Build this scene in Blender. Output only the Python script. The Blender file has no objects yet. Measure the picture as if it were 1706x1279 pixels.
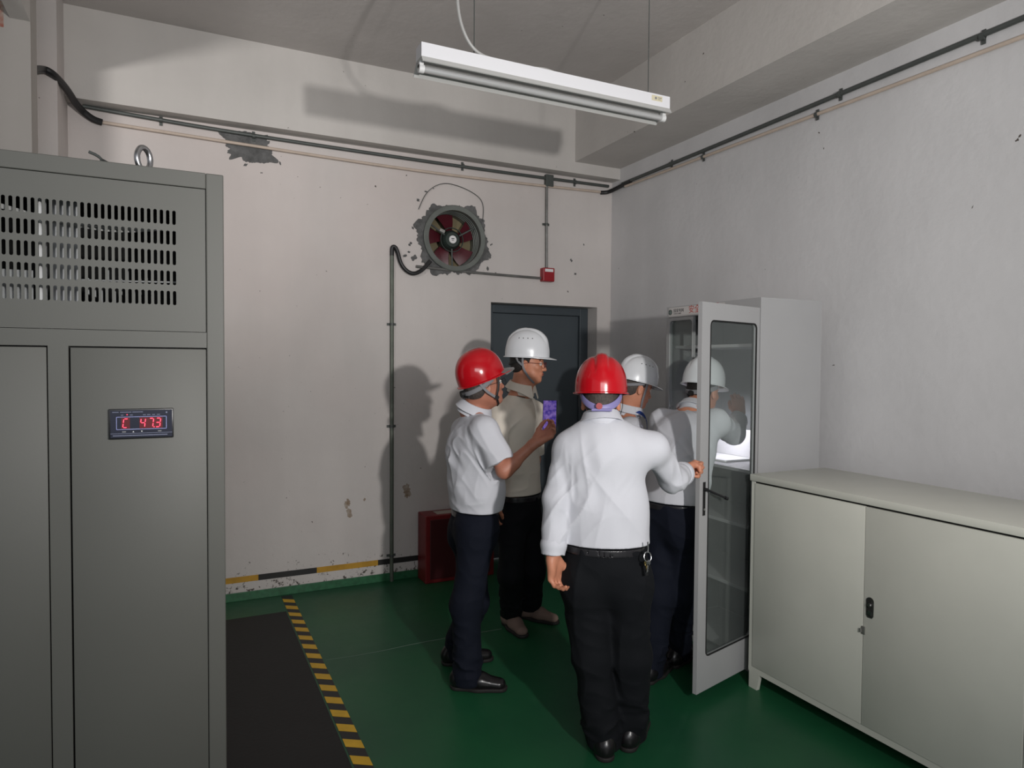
import bpy, bmesh, math, random
import numpy as np
from mathutils import Vector, Matrix

random.seed(4)
SC = bpy.context.scene
COL = SC.collection
R = math.radians

# ------------------------------------------------------------------ camera
FPX, FW, FH = 1133.0, 1706, 1279
YAW, PITCH, ROLL, HC = R(-26.0), R(-1.74), R(0.42), 1.62
fwd = Vector((-math.sin(YAW)*math.cos(PITCH), math.cos(YAW)*math.cos(PITCH), math.sin(PITCH)))
rt0 = Vector((math.cos(YAW), math.sin(YAW), 0))
up0 = rt0.cross(fwd)
RT = rt0*math.cos(ROLL)+up0*math.sin(ROLL)
UP = -rt0*math.sin(ROLL)+up0*math.cos(ROLL)
CAM = Vector((0, 0, HC))
cd = bpy.data.cameras.new('camera')
cam = bpy.data.objects.new('camera', cd)
COL.objects.link(cam)
cd.sensor_fit = 'HORIZONTAL'; cd.sensor_width = 36; cd.lens = FPX/FW*36
cd.clip_start = 0.02
m = Matrix((RT, UP, -fwd)).transposed().to_4x4(); m.translation = CAM
cam.matrix_world = m
SC.camera = cam

# ------------------------------------------------------------------ light and exposure
w = bpy.data.worlds.new('world'); SC.world = w; w.use_nodes = True
bg = w.node_tree.nodes['Background']
bg.inputs[0].default_value = (0.86, 0.88, 0.93, 1); bg.inputs[1].default_value = 0.36
SC.view_settings.view_transform = 'Standard'
SC.view_settings.look = 'None'
SC.view_settings.gamma = 1
SC.view_settings.exposure = 0.0
def light(name, kind, loc, energy, color=(1, 1, 1), size=0.1, target=None, **kw):
    l = bpy.data.lights.new(name, kind); l.energy = energy; l.color = color
    if kind == 'AREA':
        l.shape = kw.get('shape', 'RECTANGLE'); l.size = size; l.size_y = kw.get('size_y', size)
    else:
        l.shadow_soft_size = size
    if kind == 'SPOT':
        l.spot_size = R(kw.get('cone', 120)); l.spot_blend = kw.get('blend', 0.6)
    o = bpy.data.objects.new(name, l); COL.objects.link(o); o.location = loc
    if target is not None:
        o.rotation_euler = (Vector(target)-Vector(loc)).to_track_quat('-Z', 'Y').to_euler()
    return o
# the lamp held up behind and to the right of the camera: it throws the shadows on the back wall
light('work_lamp', 'SPOT', (0.99, -0.80, 1.92), 350, (1.0, 0.97, 0.94), 0.05, (1.9, 4.9, 2.75), cone=112, blend=1.0)
# a lamp in the bay to the left, beyond the downstand beam
light('bay_lamp', 'SPOT', (-1.30, 1.50, 2.97), 150, (1.0, 0.97, 0.94), 0.05, (0.2, 4.9, 3.35), cone=68, blend=1.0)
# added soft fill light from behind the camera, no known lamp there
light('rear_fill', 'AREA', (-0.7, -2.2, 2.5), 38, (0.95, 0.97, 1.0), 2.0, (1.4, 3.2, 1.1), size_y=1.0)

# ------------------------------------------------------------------ helpers
def at(px, py, d):
    """point of the room at camera depth d (metres) on the sight line through a pixel"""
    return CAM + (fwd + RT*((px-FW/2)/FPX) - UP*((py-FH/2)/FPX))*d

def mat(name, color, rough=0.5, metal=0.0, noise=0.0, nscale=8.0, bump=0.0, bscale=40.0, spec=0.5,
        emit=None, estr=1.0, coat=0.0, sheen=0.0, col2=None, detail=4):
    m = bpy.data.materials.new(name); m.use_nodes = True
    nt = m.node_tree; b = nt.nodes['Principled BSDF']
    b.inputs['Base Color'].default_value = (*color, 1)
    b.inputs['Roughness'].default_value = rough
    b.inputs['Metallic'].default_value = metal
    b.inputs['Specular IOR Level'].default_value = spec
    b.inputs['Coat Weight'].default_value = coat
    b.inputs['Sheen Weight'].default_value = sheen
    tc = nt.nodes.new('ShaderNodeTexCoord')
    if noise or col2:
        n = nt.nodes.new('ShaderNodeTexNoise'); n.inputs['Scale'].default_value = nscale
        n.inputs['Detail'].default_value = detail
        nt.links.new(tc.outputs['Object'], n.inputs['Vector'])
        rp = nt.nodes.new('ShaderNodeValToRGB')
        c2 = col2 if col2 else tuple(min(1, c*(1+noise)) for c in color)
        c1 = color if col2 else tuple(c*(1-noise) for c in color)
        rp.color_ramp.elements[0].color = (*c1, 1); rp.color_ramp.elements[0].position = 0.3
        rp.color_ramp.elements[1].color = (*c2, 1); rp.color_ramp.elements[1].position = 0.7
        nt.links.new(n.outputs['Fac'], rp.inputs['Fac'])
        nt.links.new(rp.outputs['Color'], b.inputs['Base Color'])
    if bump:
        n2 = nt.nodes.new('ShaderNodeTexNoise'); n2.inputs['Scale'].default_value = bscale
        n2.inputs['Detail'].default_value = 3
        nt.links.new(tc.outputs['Object'], n2.inputs['Vector'])
        bp = nt.nodes.new('ShaderNodeBump'); bp.inputs['Strength'].default_value = bump
        bp.inputs['Distance'].default_value = 0.01
        nt.links.new(n2.outputs['Fac'], bp.inputs['Height'])
        nt.links.new(bp.outputs['Normal'], b.inputs['Normal'])
    if emit:
        b.inputs['Emission Color'].default_value = (*emit, 1)
        b.inputs['Emission Strength'].default_value = estr
    return m

def lin(r, g, b):
    f = lambda c: (c/255/12.92) if c/255 <= 0.04045 else ((c/255+0.055)/1.055)**2.4
    return (f(r), f(g), f(b))

def tag(o, label, cat, group=None, kind=None):
    o['label'] = label; o['category'] = cat
    if group: o['group'] = group
    if kind: o['kind'] = kind
    return o

def thing(name, label, cat, loc=(0, 0, 0), rotz=0.0, group=None):
    o = bpy.data.objects.new(name, None); COL.objects.link(o)
    o.empty_display_size = 0.1
    o.location = loc; o.rotation_euler = (0, 0, rotz)
    return tag(o, label, cat, group)

class MB:
    """collects shapes into one mesh; coordinates are local to the thing they are built for"""
    def __init__(s): s.bm = bmesh.new()
    def box(s, x0, x1, y0, y1, z0, z1, bev=0.0):
        t = bmesh.new(); bmesh.ops.create_cube(t, size=1)
        for v in t.verts:
            v.co = Vector(((x0+x1)/2+v.co.x*(x1-x0), (y0+y1)/2+v.co.y*(y1-y0), (z0+z1)/2+v.co.z*(z1-z0)))
        if bev: bmesh.ops.bevel(t, geom=t.edges[:], offset=bev, segments=2, affect='EDGES', profile=0.5)
        return s._merge(t)
    def _merge(s, t, M=None):
        if M is not None: bmesh.ops.transform(t, matrix=M, verts=t.verts)
        me = bpy.data.meshes.new('tmp'); t.to_mesh(me); t.free(); s.bm.from_mesh(me); bpy.data.meshes.remove(me)
        return s
    def obox(s, c, ax, ay, az, hx, hy, hz, bev=0.0):
        t = bmesh.new(); bmesh.ops.create_cube(t, size=1)
        for v in t.verts: v.co = Vector((v.co.x*2*hx, v.co.y*2*hy, v.co.z*2*hz))
        if bev: bmesh.ops.bevel(t, geom=t.edges[:], offset=bev, segments=2, affect='EDGES', profile=0.5)
        M = Matrix((Vector(ax), Vector(ay), Vector(az))).transposed().to_4x4(); M.translation = Vector(c)
        return s._merge(t, M)
    def cyl(s, a, b, r, r2=None, n=20, cap=True):
        a = Vector(a); b = Vector(b); d = b-a
        t = bmesh.new()
        bmesh.ops.create_cone(t, cap_ends=cap, segments=n, radius1=r, radius2=r if r2 is None else r2, depth=d.length)
        M = Matrix.Translation((a+b)/2) @ d.to_track_quat('Z', 'Y').to_matrix().to_4x4()
        return s._merge(t, M)
    def tube(s, pts, r, n=10, smooth=3, flat=None, closed=False):
        """swept tube along a smoothed polyline; flat=(half width, half thickness, normal) makes a strap"""
        P = [Vector(p) for p in pts]
        for _ in range(smooth):
            Q = [P[0]] if not closed else []
            L = len(P)
            for i in range(L-1 if not closed else L):
                a, b = P[i], P[(i+1) % L]
                if closed or i > 0: Q.append(a*0.75+b*0.25)
                if closed or i < L-2: Q.append(a*0.25+b*0.75)
            if not closed: Q.append(P[-1])
            P = Q
        rings = []; L = len(P); prev = None
        for i, p in enumerate(P):
            a = P[(i-1) % L] if (closed or i > 0) else P[0]
            b = P[(i+1) % L] if (closed or i < L-1) else P[-1]
            T = (b-a).normalized()
            if flat: N = Vector(flat[2] if not callable(flat[2]) else flat[2](p))
            else: N = prev if prev is not None else (Vector((0, 0, 1)) if abs(T.z) < 0.9 else Vector((1, 0, 0)))
            N = (N-T*N.dot(T))
            if N.length < 1e-5: N = T.orthogonal()
            N.normalize(); B = T.cross(N); prev = N
            ring = []
            for k in range(n):
                q = 2*math.pi*k/n
                if flat: off = B*(math.cos(q)*flat[0])+N*(math.sin(q)*flat[1])
                else: off = B*(math.cos(q)*r)+N*(math.sin(q)*r)
                ring.append(s.bm.verts.new(p+off))
            rings.append(ring)
        for i in range(L if closed else L-1):
            A, Bq = rings[i], rings[(i+1) % L]
            for k in range(n): s.bm.faces.new((A[k], A[(k+1) % n], Bq[(k+1) % n], Bq[k]))
        if not closed:
            s.bm.faces.new(rings[0][::-1]); s.bm.faces.new(rings[-1])
        return s
    def lathe(s, prof, M=None, n=32, a0=0, a1=2*math.pi):
        """prof: list of (radius, height); axis +Z, then moved by M"""
        full = abs(a1-a0-2*math.pi) < 1e-6
        rings = []; t = bmesh.new()
        for r_, z in prof:
            rings.append([t.verts.new((r_*math.cos(a0+(a1-a0)*k/n), r_*math.sin(a0+(a1-a0)*k/n), z)) for k in range(n if full else n+1)])
        for i in range(len(prof)-1):
            A, B = rings[i], rings[i+1]
            for k in range(n):
                k2 = (k+1) % n if full else k+1
                try: t.faces.new((A[k], A[k2], B[k2], B[k]))
                except ValueError: pass
        bmesh.ops.remove_doubles(t, verts=t.verts, dist=1e-6)
        return s._merge(t, M)
    def poly(s, pts, thick, M=None):
        """flat outline (x, y) extruded along +z"""
        t = bmesh.new(); a = [t.verts.new((x, y, 0)) for x, y in pts]; b = [t.verts.new((x, y, thick)) for x, y in pts]
        t.faces.new(a[::-1]); t.faces.new(b)
        for i in range(len(a)): t.faces.new((a[i], a[(i+1) % len(a)], b[(i+1) % len(a)], b[i]))
        return s._merge(t, M)
    def build(s, name, material, parent=None, smooth=False, angle=35, label=None, loc=None):
        me = bpy.data.meshes.new(name)
        bmesh.ops.recalc_face_normals(s.bm, faces=s.bm.faces[:])
        s.bm.to_mesh(me); s.bm.free()
        o = bpy.data.objects.new(name, me); COL.objects.link(o)
        me.materials.append(material)
        if smooth:
            me.polygons.foreach_set('use_smooth', [True]*len(me.polygons))
            try: me.set_sharp_from_angle(angle=R(angle))
            except Exception: pass
        if parent: o.parent = parent
        if label: o['label'] = label
        if loc is not None: o.location = loc
        return o

def struct(o):
    o['kind'] = 'structure'; return o

def text_mesh(s, size, M, ext=0.0004):
    c = bpy.data.curves.new('text', 'FONT'); c.body = s; c.size = size; c.extrude = ext; c.align_x = 'LEFT'
    o = bpy.data.objects.new('text', c); COL.objects.link(o)
    dg = bpy.context.evaluated_depsgraph_get()
    me = bpy.data.meshes.new_from_object(o.evaluated_get(dg))
    bpy.data.objects.remove(o); me.transform(M)
    return me

def fac_mat(u, v, n, c):
    """matrix whose x, y, z axes are u, v, n at point c"""
    M = Matrix((Vector(u), Vector(v), Vector(n))).transposed().to_4x4(); M.translation = Vector(c); return M

# ------------------------------------------------------------------ materials
def wall_mat(name, base, low_dirt=False, pink=False, blotch=0.07):
    m = bpy.data.materials.new(name); m.use_nodes = True
    nt = m.node_tree; b = nt.nodes['Principled BSDF']; L = nt.links.new
    b.inputs['Roughness'].default_value = 0.75; b.inputs['Specular IOR Level'].default_value = 0.25
    g = nt.nodes.new('ShaderNodeNewGeometry')
    def noise(scale, det=4, vec=None, rough=0.5):
        n = nt.nodes.new('ShaderNodeTexNoise'); n.inputs['Scale'].default_value = scale; n.inputs['Detail'].default_value = det
        n.inputs['Roughness'].default_value = rough
        L(vec if vec is not None else g.outputs['Position'], n.inputs['Vector']); return n.outputs['Fac']
    def ramp(fac, p0, p1, c0=(0, 0, 0), c1=(1, 1, 1)):
        r_ = nt.nodes.new('ShaderNodeValToRGB'); e = r_.color_ramp.elements
        e[0].position = p0; e[1].position = p1; e[0].color = (*c0, 1); e[1].color = (*c1, 1)
        L(fac, r_.inputs['Fac']); return r_.outputs['Color']
    def mix(f, a, c, mode='MIX'):
        x = nt.nodes.new('ShaderNodeMix'); x.data_type = 'RGBA'; x.blend_type = mode
        for k, v in ((0, f), (6, a), (7, c)):
            if hasattr(v, 'is_linked') or hasattr(v, 'links'): L(v, x.inputs[k])
            elif isinstance(v, tuple): x.inputs[k].default_value = (*v, 1)
            else: x.inputs[k].default_value = v
        return x.outputs[2]
    def math_(op, a, c=None):
        x = nt.nodes.new('ShaderNodeMath'); x.operation = op
        for k, v in ((0, a), (1, c)):
            if v is None: continue
            if isinstance(v, (int, float)): x.inputs[k].default_value = v
            else: L(v, x.inputs[k])
        return x.outputs[0]
    lo = tuple(c*(1-blotch) for c in base); hi = tuple(min(1, c*(1+blotch)) for c in base)
    col = ramp(noise(1.1, 5), 0.35, 0.7, lo, hi)
    # vertical streaks of old damp
    mp = nt.nodes.new('ShaderNodeMapping'); mp.inputs['Scale'].default_value = (1, 1, 0.12); L(g.outputs['Position'], mp.inputs['Vector'])
    col = mix(0.6, col, ramp(noise(3.5, 4, mp.outputs[0]), 0.3, 0.75, (0.9, 0.9, 0.9), (1.04, 1.04, 1.04)), 'MULTIPLY')
    if pink:
        f = math_('MULTIPLY', ramp(noise(0.9, 2), 0.5, 0.72), 0.2)
        col = mix(f, col, tuple(a*k for a, k in zip(base, (1.03, 0.88, 0.86))))
    # sparse chips
    chip = math_('MULTIPLY', ramp(noise(26, 2), 0.755, 0.775), ramp(noise(1.7, 1), 0.54, 0.6))
    sx = nt.nodes.new('ShaderNodeSeparateXYZ'); L(g.outputs['Position'], sx.inputs[0])
    if low_dirt:
        z = sx.outputs['Z']
        near = math_('SUBTRACT', 1.0, math_('MULTIPLY', z, 2.6))      # 1 at the floor, 0 above 0.38 m
        near = math_('MAXIMUM', near, 0.0)
        th = math_('SUBTRACT', noise(34, 5, None, 0.75), math_('SUBTRACT', 0.70, math_('MULTIPLY', near, 0.17)))
        low = ramp(math_('MULTIPLY', th, 30), 0.0, 1.0)
        chip = math_('MAXIMUM', chip, low)
    L(mix(chip, col, (0.10, 0.085, 0.075)), b.inputs['Base Color'])
    bp = nt.nodes.new('ShaderNodeBump'); bp.inputs['Strength'].default_value = 0.25; bp.inputs['Distance'].default_value = 0.01
    L(noise(18, 4), bp.inputs['Height']); L(bp.outputs[0], b.inputs['Normal'])
    return m

M_wall = wall_mat('plaster_back', lin(208, 202, 199), True, True)
M_wallr = wall_mat('plaster_right', lin(208, 207, 208))
M_upper = wall_mat('plaster_upper', lin(200, 196, 192))
M_ceil = wall_mat('ceiling_paint', lin(196, 191, 188), blotch=0.04)
M_skirt = mat('green_skirting', lin(44, 98, 66), 0.4, noise=0.25, nscale=30)
M_grey = mat('grey_enamel', lin(90, 90, 85), 0.52, noise=0.03, nscale=3, bump=0.015, bscale=160)
M_greyin = mat('cabinet_inside', lin(40, 41, 40), 0.7)
M_gap = mat('dark_gap', lin(18, 18, 18), 0.8)
M_cream = mat('pale_green_enamel', lin(200, 200, 190), 0.36, noise=0.03, nscale=4)
M_tool = mat('light_grey_enamel', lin(163, 163, 164), 0.36, noise=0.02, nscale=4)
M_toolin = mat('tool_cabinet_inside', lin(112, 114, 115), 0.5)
M_steel = mat('bright_steel', lin(190, 190, 192), 0.28, 1.0)
M_zinc = mat('galvanised_conduit', lin(128, 128, 126), 0.45, 0.6, noise=0.15, nscale=20)
M_darkpipe = mat('dark_conduit', lin(82, 86, 84), 0.5, 0.2, noise=0.1, nscale=20)
M_whitepipe = mat('painted_conduit', lin(196, 180, 166), 0.55, noise=0.08, nscale=15)
M_greenpipe = mat('grey_green_conduit', lin(96, 102, 92), 0.45, 0.2, noise=0.15, nscale=12)
M_black = mat('black_rubber', lin(26, 26, 28), 0.45)
M_blackp = mat('black_plastic', lin(24, 24, 27), 0.35)
M_cement = mat('cement_mortar', lin(98, 98, 98), 0.9, noise=0.3, nscale=22, bump=0.9, bscale=70)
M_door = mat('dark_door_paint', lin(66, 74, 80), 0.5, noise=0.05, nscale=4)
M_redbox = mat('red_enamel', lin(118, 26, 30), 0.45, noise=0.1)
M_redbox2 = mat('dark_red_panel', lin(70, 26, 30), 0.35)
M_redplastic = mat('red_plastic', lin(150, 22, 34), 0.35)
M_white = mat('white_plastic', lin(225, 225, 225), 0.35)
M_lampwhite = mat('lamp_housing', lin(228, 228, 232), 0.35)
M_refl = mat('lamp_reflector', lin(190, 190, 188), 0.4)
M_tube = mat('dead_tube_glass', lin(205, 205, 205), 0.12, 0.35)
M_cable = mat('grey_cable', lin(170, 170, 168), 0.5)
M_mat = mat('black_floor_mat', lin(21, 20, 20), 0.6, noise=0.15, nscale=3, bump=0.1, bscale=60)
M_yellow = mat('yellow_tape', lin(215, 170, 40), 0.5, noise=0.1, nscale=14)
M_blacktape = mat('black_tape', lin(34, 32, 32), 0.5)
M_skin = mat('skin', lin(196, 132, 104), 0.5, noise=0.06, nscale=25, bump=0.05, bscale=200)
M_skin2 = mat('skin_tan', lin(178, 118, 96), 0.5, noise=0.06, nscale=25, bump=0.05, bscale=200)
M_shirt = mat('white_cotton', lin(204, 205, 212), 0.85, bump=0.08, bscale=350)
M_polo = mat('cream_pique', lin(228, 219, 206), 0.9, bump=0.2, bscale=600)
M_navy = mat('navy_trousers', lin(17, 21, 33), 0.85, spec=0.2, bump=0.08, bscale=300)
M_blackt = mat('black_trousers', lin(15, 17, 21), 0.85, spec=0.2, bump=0.08, bscale=300)
M_shoe = mat('black_leather', lin(22, 20, 22), 0.28, bump=0.05, bscale=60)
M_suede = mat('taupe_suede', lin(128, 108, 98), 0.9, noise=0.08, nscale=12)
M_sole = mat('shoe_sole', lin(30, 27, 26), 0.7)
M_hair = mat('black_hair', lin(30, 25, 24), 0.6, noise=0.3, nscale=90, bump=0.4, bscale=250)
M_hair2 = mat('greying_hair', lin(72, 64, 60), 0.65, noise=0.35, nscale=90, bump=0.4, bscale=250)
M_redh = mat('red_helmet_shell', lin(186, 12, 26), 0.18, coat=0.3)
M_whiteh = mat('white_helmet_shell', lin(222, 224, 228), 0.25, coat=0.2)
M_brim = mat('clear_grey_brim', lin(120, 118, 118), 0.25)
M_strapg = mat('grey_strap', lin(128, 128, 132), 0.7)
M_strapb = mat('black_strap', lin(24, 24, 26), 0.6)
M_lav = mat('lavender_band', lin(134, 128, 178), 0.5)
M_belt = mat('belt_leather', lin(38, 37, 40), 0.3)
M_bluel = mat('blue_lanyard', lin(28, 58, 130), 0.6)
M_lip = mat('lips', lin(150, 78, 68), 0.5)
M_eye = mat('eye_white', lin(220, 214, 208), 0.2)
M_iris = mat('iris', lin(30, 20, 16), 0.15)

def floor_mat():
    m = bpy.data.materials.new('green_epoxy'); m.use_nodes = True
    nt = m.node_tree; b = nt.nodes['Principled BSDF']; L = nt.links.new
    g = nt.nodes.new('ShaderNodeNewGeometry')
    n = nt.nodes.new('ShaderNodeTexNoise'); n.inputs['Scale'].default_value = 1.3; n.inputs['Detail'].default_value = 5
    L(g.outputs['Position'], n.inputs['Vector'])
    r_ = nt.nodes.new('ShaderNodeValToRGB'); e = r_.color_ramp.elements
    e[0].position = 0.3; e[1].position = 0.72; e[0].color = (*lin(26, 76, 52), 1); e[1].color = (*lin(32, 94, 58), 1)
    L(n.outputs['Fac'], r_.inputs['Fac'])
    n2 = nt.nodes.new('ShaderNodeTexNoise'); n2.inputs['Scale'].default_value = 9; n2.inputs['Detail'].default_value = 8
    n2.inputs['Roughness'].default_value = 0.7
    L(g.outputs['Position'], n2.inputs['Vector'])
    r2 = nt.nodes.new('ShaderNodeValToRGB'); e = r2.color_ramp.elements
    e[0].position = 0.60; e[1].position = 0.8; e[0].color = (0, 0, 0, 1); e[1].color = (0.3, 0.3, 0.3, 1)
    L(n2.outputs['Fac'], r2.inputs['Fac'])
    x = nt.nodes.new('ShaderNodeMix'); x.data_type = 'RGBA'
    L(r2.outputs['Color'], x.inputs[0]); L(r_.outputs['Color'], x.inputs[6]); x.inputs[7].default_value = (*lin(70, 104, 84), 1)
    L(x.outputs[2], b.inputs['Base Color'])
    rr = nt.nodes.new('ShaderNodeMapRange'); rr.inputs[3].default_value = 0.28; rr.inputs[4].default_value = 0.5
    L(n2.outputs['Fac'], rr.inputs[0]); L(rr.outputs[0], b.inputs['Roughness'])
    b.inputs['Specular IOR Level'].default_value = 0.4
    return m
M_floor = floor_mat()

def glass_mat():
    m = bpy.data.materials.new('cabinet_glass'); m.use_nodes = True
    nt = m.node_tree; nt.nodes.remove(nt.nodes['Principled BSDF']); L = nt.links.new
    out = nt.nodes['Material Output']
    tr = nt.nodes.new('ShaderNodeBsdfTransparent'); tr.inputs[0].default_value = (0.93, 0.95, 0.94, 1)
    gl = nt.nodes.new('ShaderNodeBsdfGlossy'); gl.inputs['Roughness'].default_value = 0.04; gl.inputs[0].default_value = (0.9, 0.95, 0.95, 1)
    df = nt.nodes.new('ShaderNodeBsdfDiffuse'); df.inputs[0].default_value = (0.55, 0.6, 0.6, 1)
    fr = nt.nodes.new('ShaderNodeLayerWeight'); pw = nt.nodes.new('ShaderNodeMath'); pw.operation = 'POWER'; pw.inputs[1].default_value = 4.0
    L(fr.outputs['Facing'], pw.inputs[0]); ad = nt.nodes.new('ShaderNodeMath'); ad.operation = 'MULTIPLY_ADD'; ad.inputs[1].default_value = 0.6; ad.inputs[2].default_value = 0.03
    L(pw.outputs[0], ad.inputs[0])
    a = nt.nodes.new('ShaderNodeMixShader'); L(ad.outputs[0], a.inputs[0]); L(tr.outputs[0], a.inputs[1]); L(gl.outputs[0], a.inputs[2])
    c = nt.nodes.new('ShaderNodeMixShader'); c.inputs[0].default_value = 0.05
    L(a.outputs[0], c.inputs[1]); L(df.outputs[0], c.inputs[2]); L(c.outputs[0], out.inputs[0])
    return m
M_glass = glass_mat()

# ------------------------------------------------------------------ the room
YB, YF, XR, ZC = 4.90, -2.6, 3.326, 3.70     # back wall, open end behind the camera, right wall, ceiling
XL = -3.2
struct(MB().box(XL, XR+0.3, YF, YB+0.4, -0.12, 0).build('floor', M_floor))
struct(MB().box(XL, XR+0.3, YF, YB+0.3, ZC, ZC+0.12).build('ceiling', M_ceil))

def cut(o, cutters):
    for c in cutters:
        md = o.modifiers.new('cut', 'BOOLEAN'); md.operation = 'DIFFERENCE'; md.object = c; md.solver = 'EXACT'
    dg = bpy.context.evaluated_depsgraph_get()
    me = bpy.data.meshes.new_from_object(o.evaluated_get(dg)); o.modifiers.clear(); o.data = me
    for c in cutters: bpy.data.objects.remove(c)

FANC = Vector((1.885, YB, 2.566))
wb = MB().box(XL, XR+0.3, YB, YB+0.3, 0, ZC).build('wall_back', M_wall)
c1 = MB().box(2.20, 3.19, YB-0.2, YB+0.6, -0.2, 2.10).build('c', M_wall)
c2 = MB().cyl((FANC.x, YB-0.2, FANC.z), (FANC.x, YB+0.6, FANC.z), 0.225, n=48).build('c', M_wall)
cut(wb, [c1, c2]); struct(wb)
struct(MB().box(XR, XR+0.3, YF, YB, 0, ZC).build('wall_right', M_wallr))
# left: a nearer block of wall with a pier against the back wall behind it
struct(MB().box(XL, -0.64, 4.02, 4.18, 0, ZC).build('wall_left', wall_mat('plaster_left', lin(176, 171, 166))))
struct(MB().box(-1.32, -0.900, 2.95, 3.15, 0, ZC).build('blocker_column', M_upper))          # added unseen column, keeps the bay lamp's light off wall_left
struct(MB().box(-1.15, -0.60, 4.52, YB, 0, ZC).build('trim_1', M_wall))
struct(MB().box(-0.60, XR, YB-0.12, YB, 3.165, ZC).build('trim_2', M_upper))          # ring beam along the back wall
struct(MB().box(2.885, XR, YF, YB-0.12, 3.255, ZC).build('trim_3', M_upper))           # beam along the right wall
struct(MB().box(-0.60, 2.20, YB-0.008, YB, 0, 0.058, 0.002).build('baseboard_back', M_skirt))
struct(MB().box(XR-0.008, XR, YF, YB-0.008, 0, 0.058, 0.002).build('baseboard_right', M_skirt))

# door in the back wall
dd = struct(MB().box(2.285, 3.105, YB+0.165, YB+0.205, 0.01, 2.03, 0.003).build('door_1', M_door))
fr = MB()
fr.box(2.202, 2.283, YB+0.14, YB+0.22, 0, 2.098, 0.004); fr.box(3.107, 3.188, YB+0.14, YB+0.22, 0, 2.098, 0.004)
fr.box(2.283, 3.107, YB+0.14, YB+0.22, 2.032, 2.098, 0.004)
fr.build('door_frame', M_door, dd)
h = MB(); h.cyl((2.35, YB+0.16, 1.02), (2.35, YB+0.10, 1.02), 0.011); h.tube([(2.35, YB+0.105, 1.02), (2.40, YB+0.10, 1.02), (2.46, YB+0.105, 1.02)], 0.009)
h.box(2.33, 2.37, YB+0.158, YB+0.165, 0.93, 1.11, 0.003)
h.build('door_handle', M_steel, dd, True)

# hazard tape on the back wall and on the floor
M_walltape = mat('worn_yellow_tape', lin(188, 142, 44), 0.6, noise=0.15, nscale=14)
def tape(name, label, cat, segs, width, place, t=0.0015, group=None):
    r_ = thing(name, label, cat)
    for i, (a, b, y) in enumerate(segs):
        mb = MB(); place(mb, a, b, width, t)
        mb.build('yellow_band' if y else 'black_band', M_walltape if y else M_blacktape, r_)
    return r_
def on_wall(mb, a, b, w_, t): mb.box(a, b, YB-t, YB-0.0002, 0.124, 0.124+w_)
tape('wall_hazard_tape', 'long yellow and black warning tape stuck low along the back wall above the green skirting', 'tape',
     [(-0.60, -0.14, 0), (-0.14, 0.47, 1), (0.47, 0.86, 0), (0.86, 1.30, 1), (1.30, 2.20, 0)], 0.040, on_wall)
TX0, TX1 = 0.615, 0.685
fr_ = thing('floor_hazard_tape', 'yellow and black striped warning tape on the green floor beside the black mat', 'tape')
mb = MB(); mb.box(TX0, TX1, 1.0, 4.87, 0.0004, 0.0014); mb.build('black_tape', M_blacktape, fr_)
k = 0; y = 1.06
while y < 4.82:
    mb = MB(); mb.poly([(TX0, y), (TX1, y-0.045), (TX1, y+0.020), (TX0, y+0.065)], 0.0012, Matrix.Translation((0, 0, 0.0012)))
    mb.build('yellow_stripe', M_yellow, fr_); y += 0.1365

tag(MB().box(0.118, 0.605, 0.2, 4.55, 0.0004, 0.007, 0.002).build('rubber_mat', M_mat), 'black rubber mat lying on the green floor left of the striped tape', 'mat')
cr = MB(); cr.tube([(0.70, 3.72, 0.0006), (0.95, 3.70, 0.0006), (1.25, 3.73, 0.0006), (1.75, 3.71, 0.0006)], 0.003, n=6, flat=(0.004, 0.0006, (0, 0, 1)))
tag(cr.build('floor_crack', mat('crack_filler', lin(96, 118, 104), 0.8)), 'thin pale seam line running across the green floor from the striped tape', 'seam', kind='structure')

# pipes ------------------------------------------------------------------
def clip(parent, c, axis, r, n):
    """saddle clip around a pipe; axis 'x' or 'y' or 'z', n = outward normal of the wall"""
    mb = MB(); a = {'x': Vector((1, 0, 0)), 'y': Vector((0, 1, 0)), 'z': Vector((0, 0, 1))}[axis]
    c = Vector(c); n = Vector(n); mb.cyl(c-a*0.009, c+a*0.009, r+0.004)
    s_ = a.cross(n)
    mb.obox(c-n*(r-0.001), a, s_, n, 0.009, r+0.02, 0.002)
    mb.build('clip', M_darkpipe, parent, True)
YP = YB-0.018
p = tag(MB().tube([(-0.52, YP, 3.155), (0.2, YP, 3.128), (1.2, YP, 3.120), (2.3, YP, 3.118), (3.28, YP, 3.128)], 0.012).build('dark_conduit_pipe', M_darkpipe, None, True),
        'dark grey conduit pipe running along the top of the back wall under the beam', 'pipe')
for x in (-0.1, 0.45, 1.95, 2.95): clip(p, (x, YP, 3.14 if x < 0 else 3.123), 'x', 0.012, (0, -1, 0))
p = tag(MB().tube([(-0.44, YP-0.002, 3.074), (0.5, YP-0.002, 3.055), (1.8, YP-0.002, 3.035), (3.24, YP-0.002, 3.072)], 0.010).build('white_conduit_pipe', M_whitepipe, None, True),
        'thin off-white conduit pipe along the back wall just below the dark pipe', 'pipe')
XP = XR-0.019
p = tag(MB().tube([(XP, 4.72, 3.115), (XP, 3.5, 3.12), (XP, 2.2, 3.135), (XP, YF, 3.17)], 0.013).build('dark_conduit_pipe', M_darkpipe, None, True),
        'dark grey conduit pipe running along the right wall towards the camera', 'pipe')
for y in (4.1, 2.65, 1.9): clip(p, (XP, y, 3.118+(0.012 if y < 3 else 0)), 'y', 0.013, (-1, 0, 0))
p = tag(MB().tube([(XP, 4.68, 3.085), (XP, 3.5, 3.075), (XP, 2.2, 3.06), (XP, YF, 3.03)], 0.010).build('white_conduit_pipe', M_whitepipe, None, True),
        'thin off-white conduit pipe along the right wall just below the dark one', 'pipe')
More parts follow.
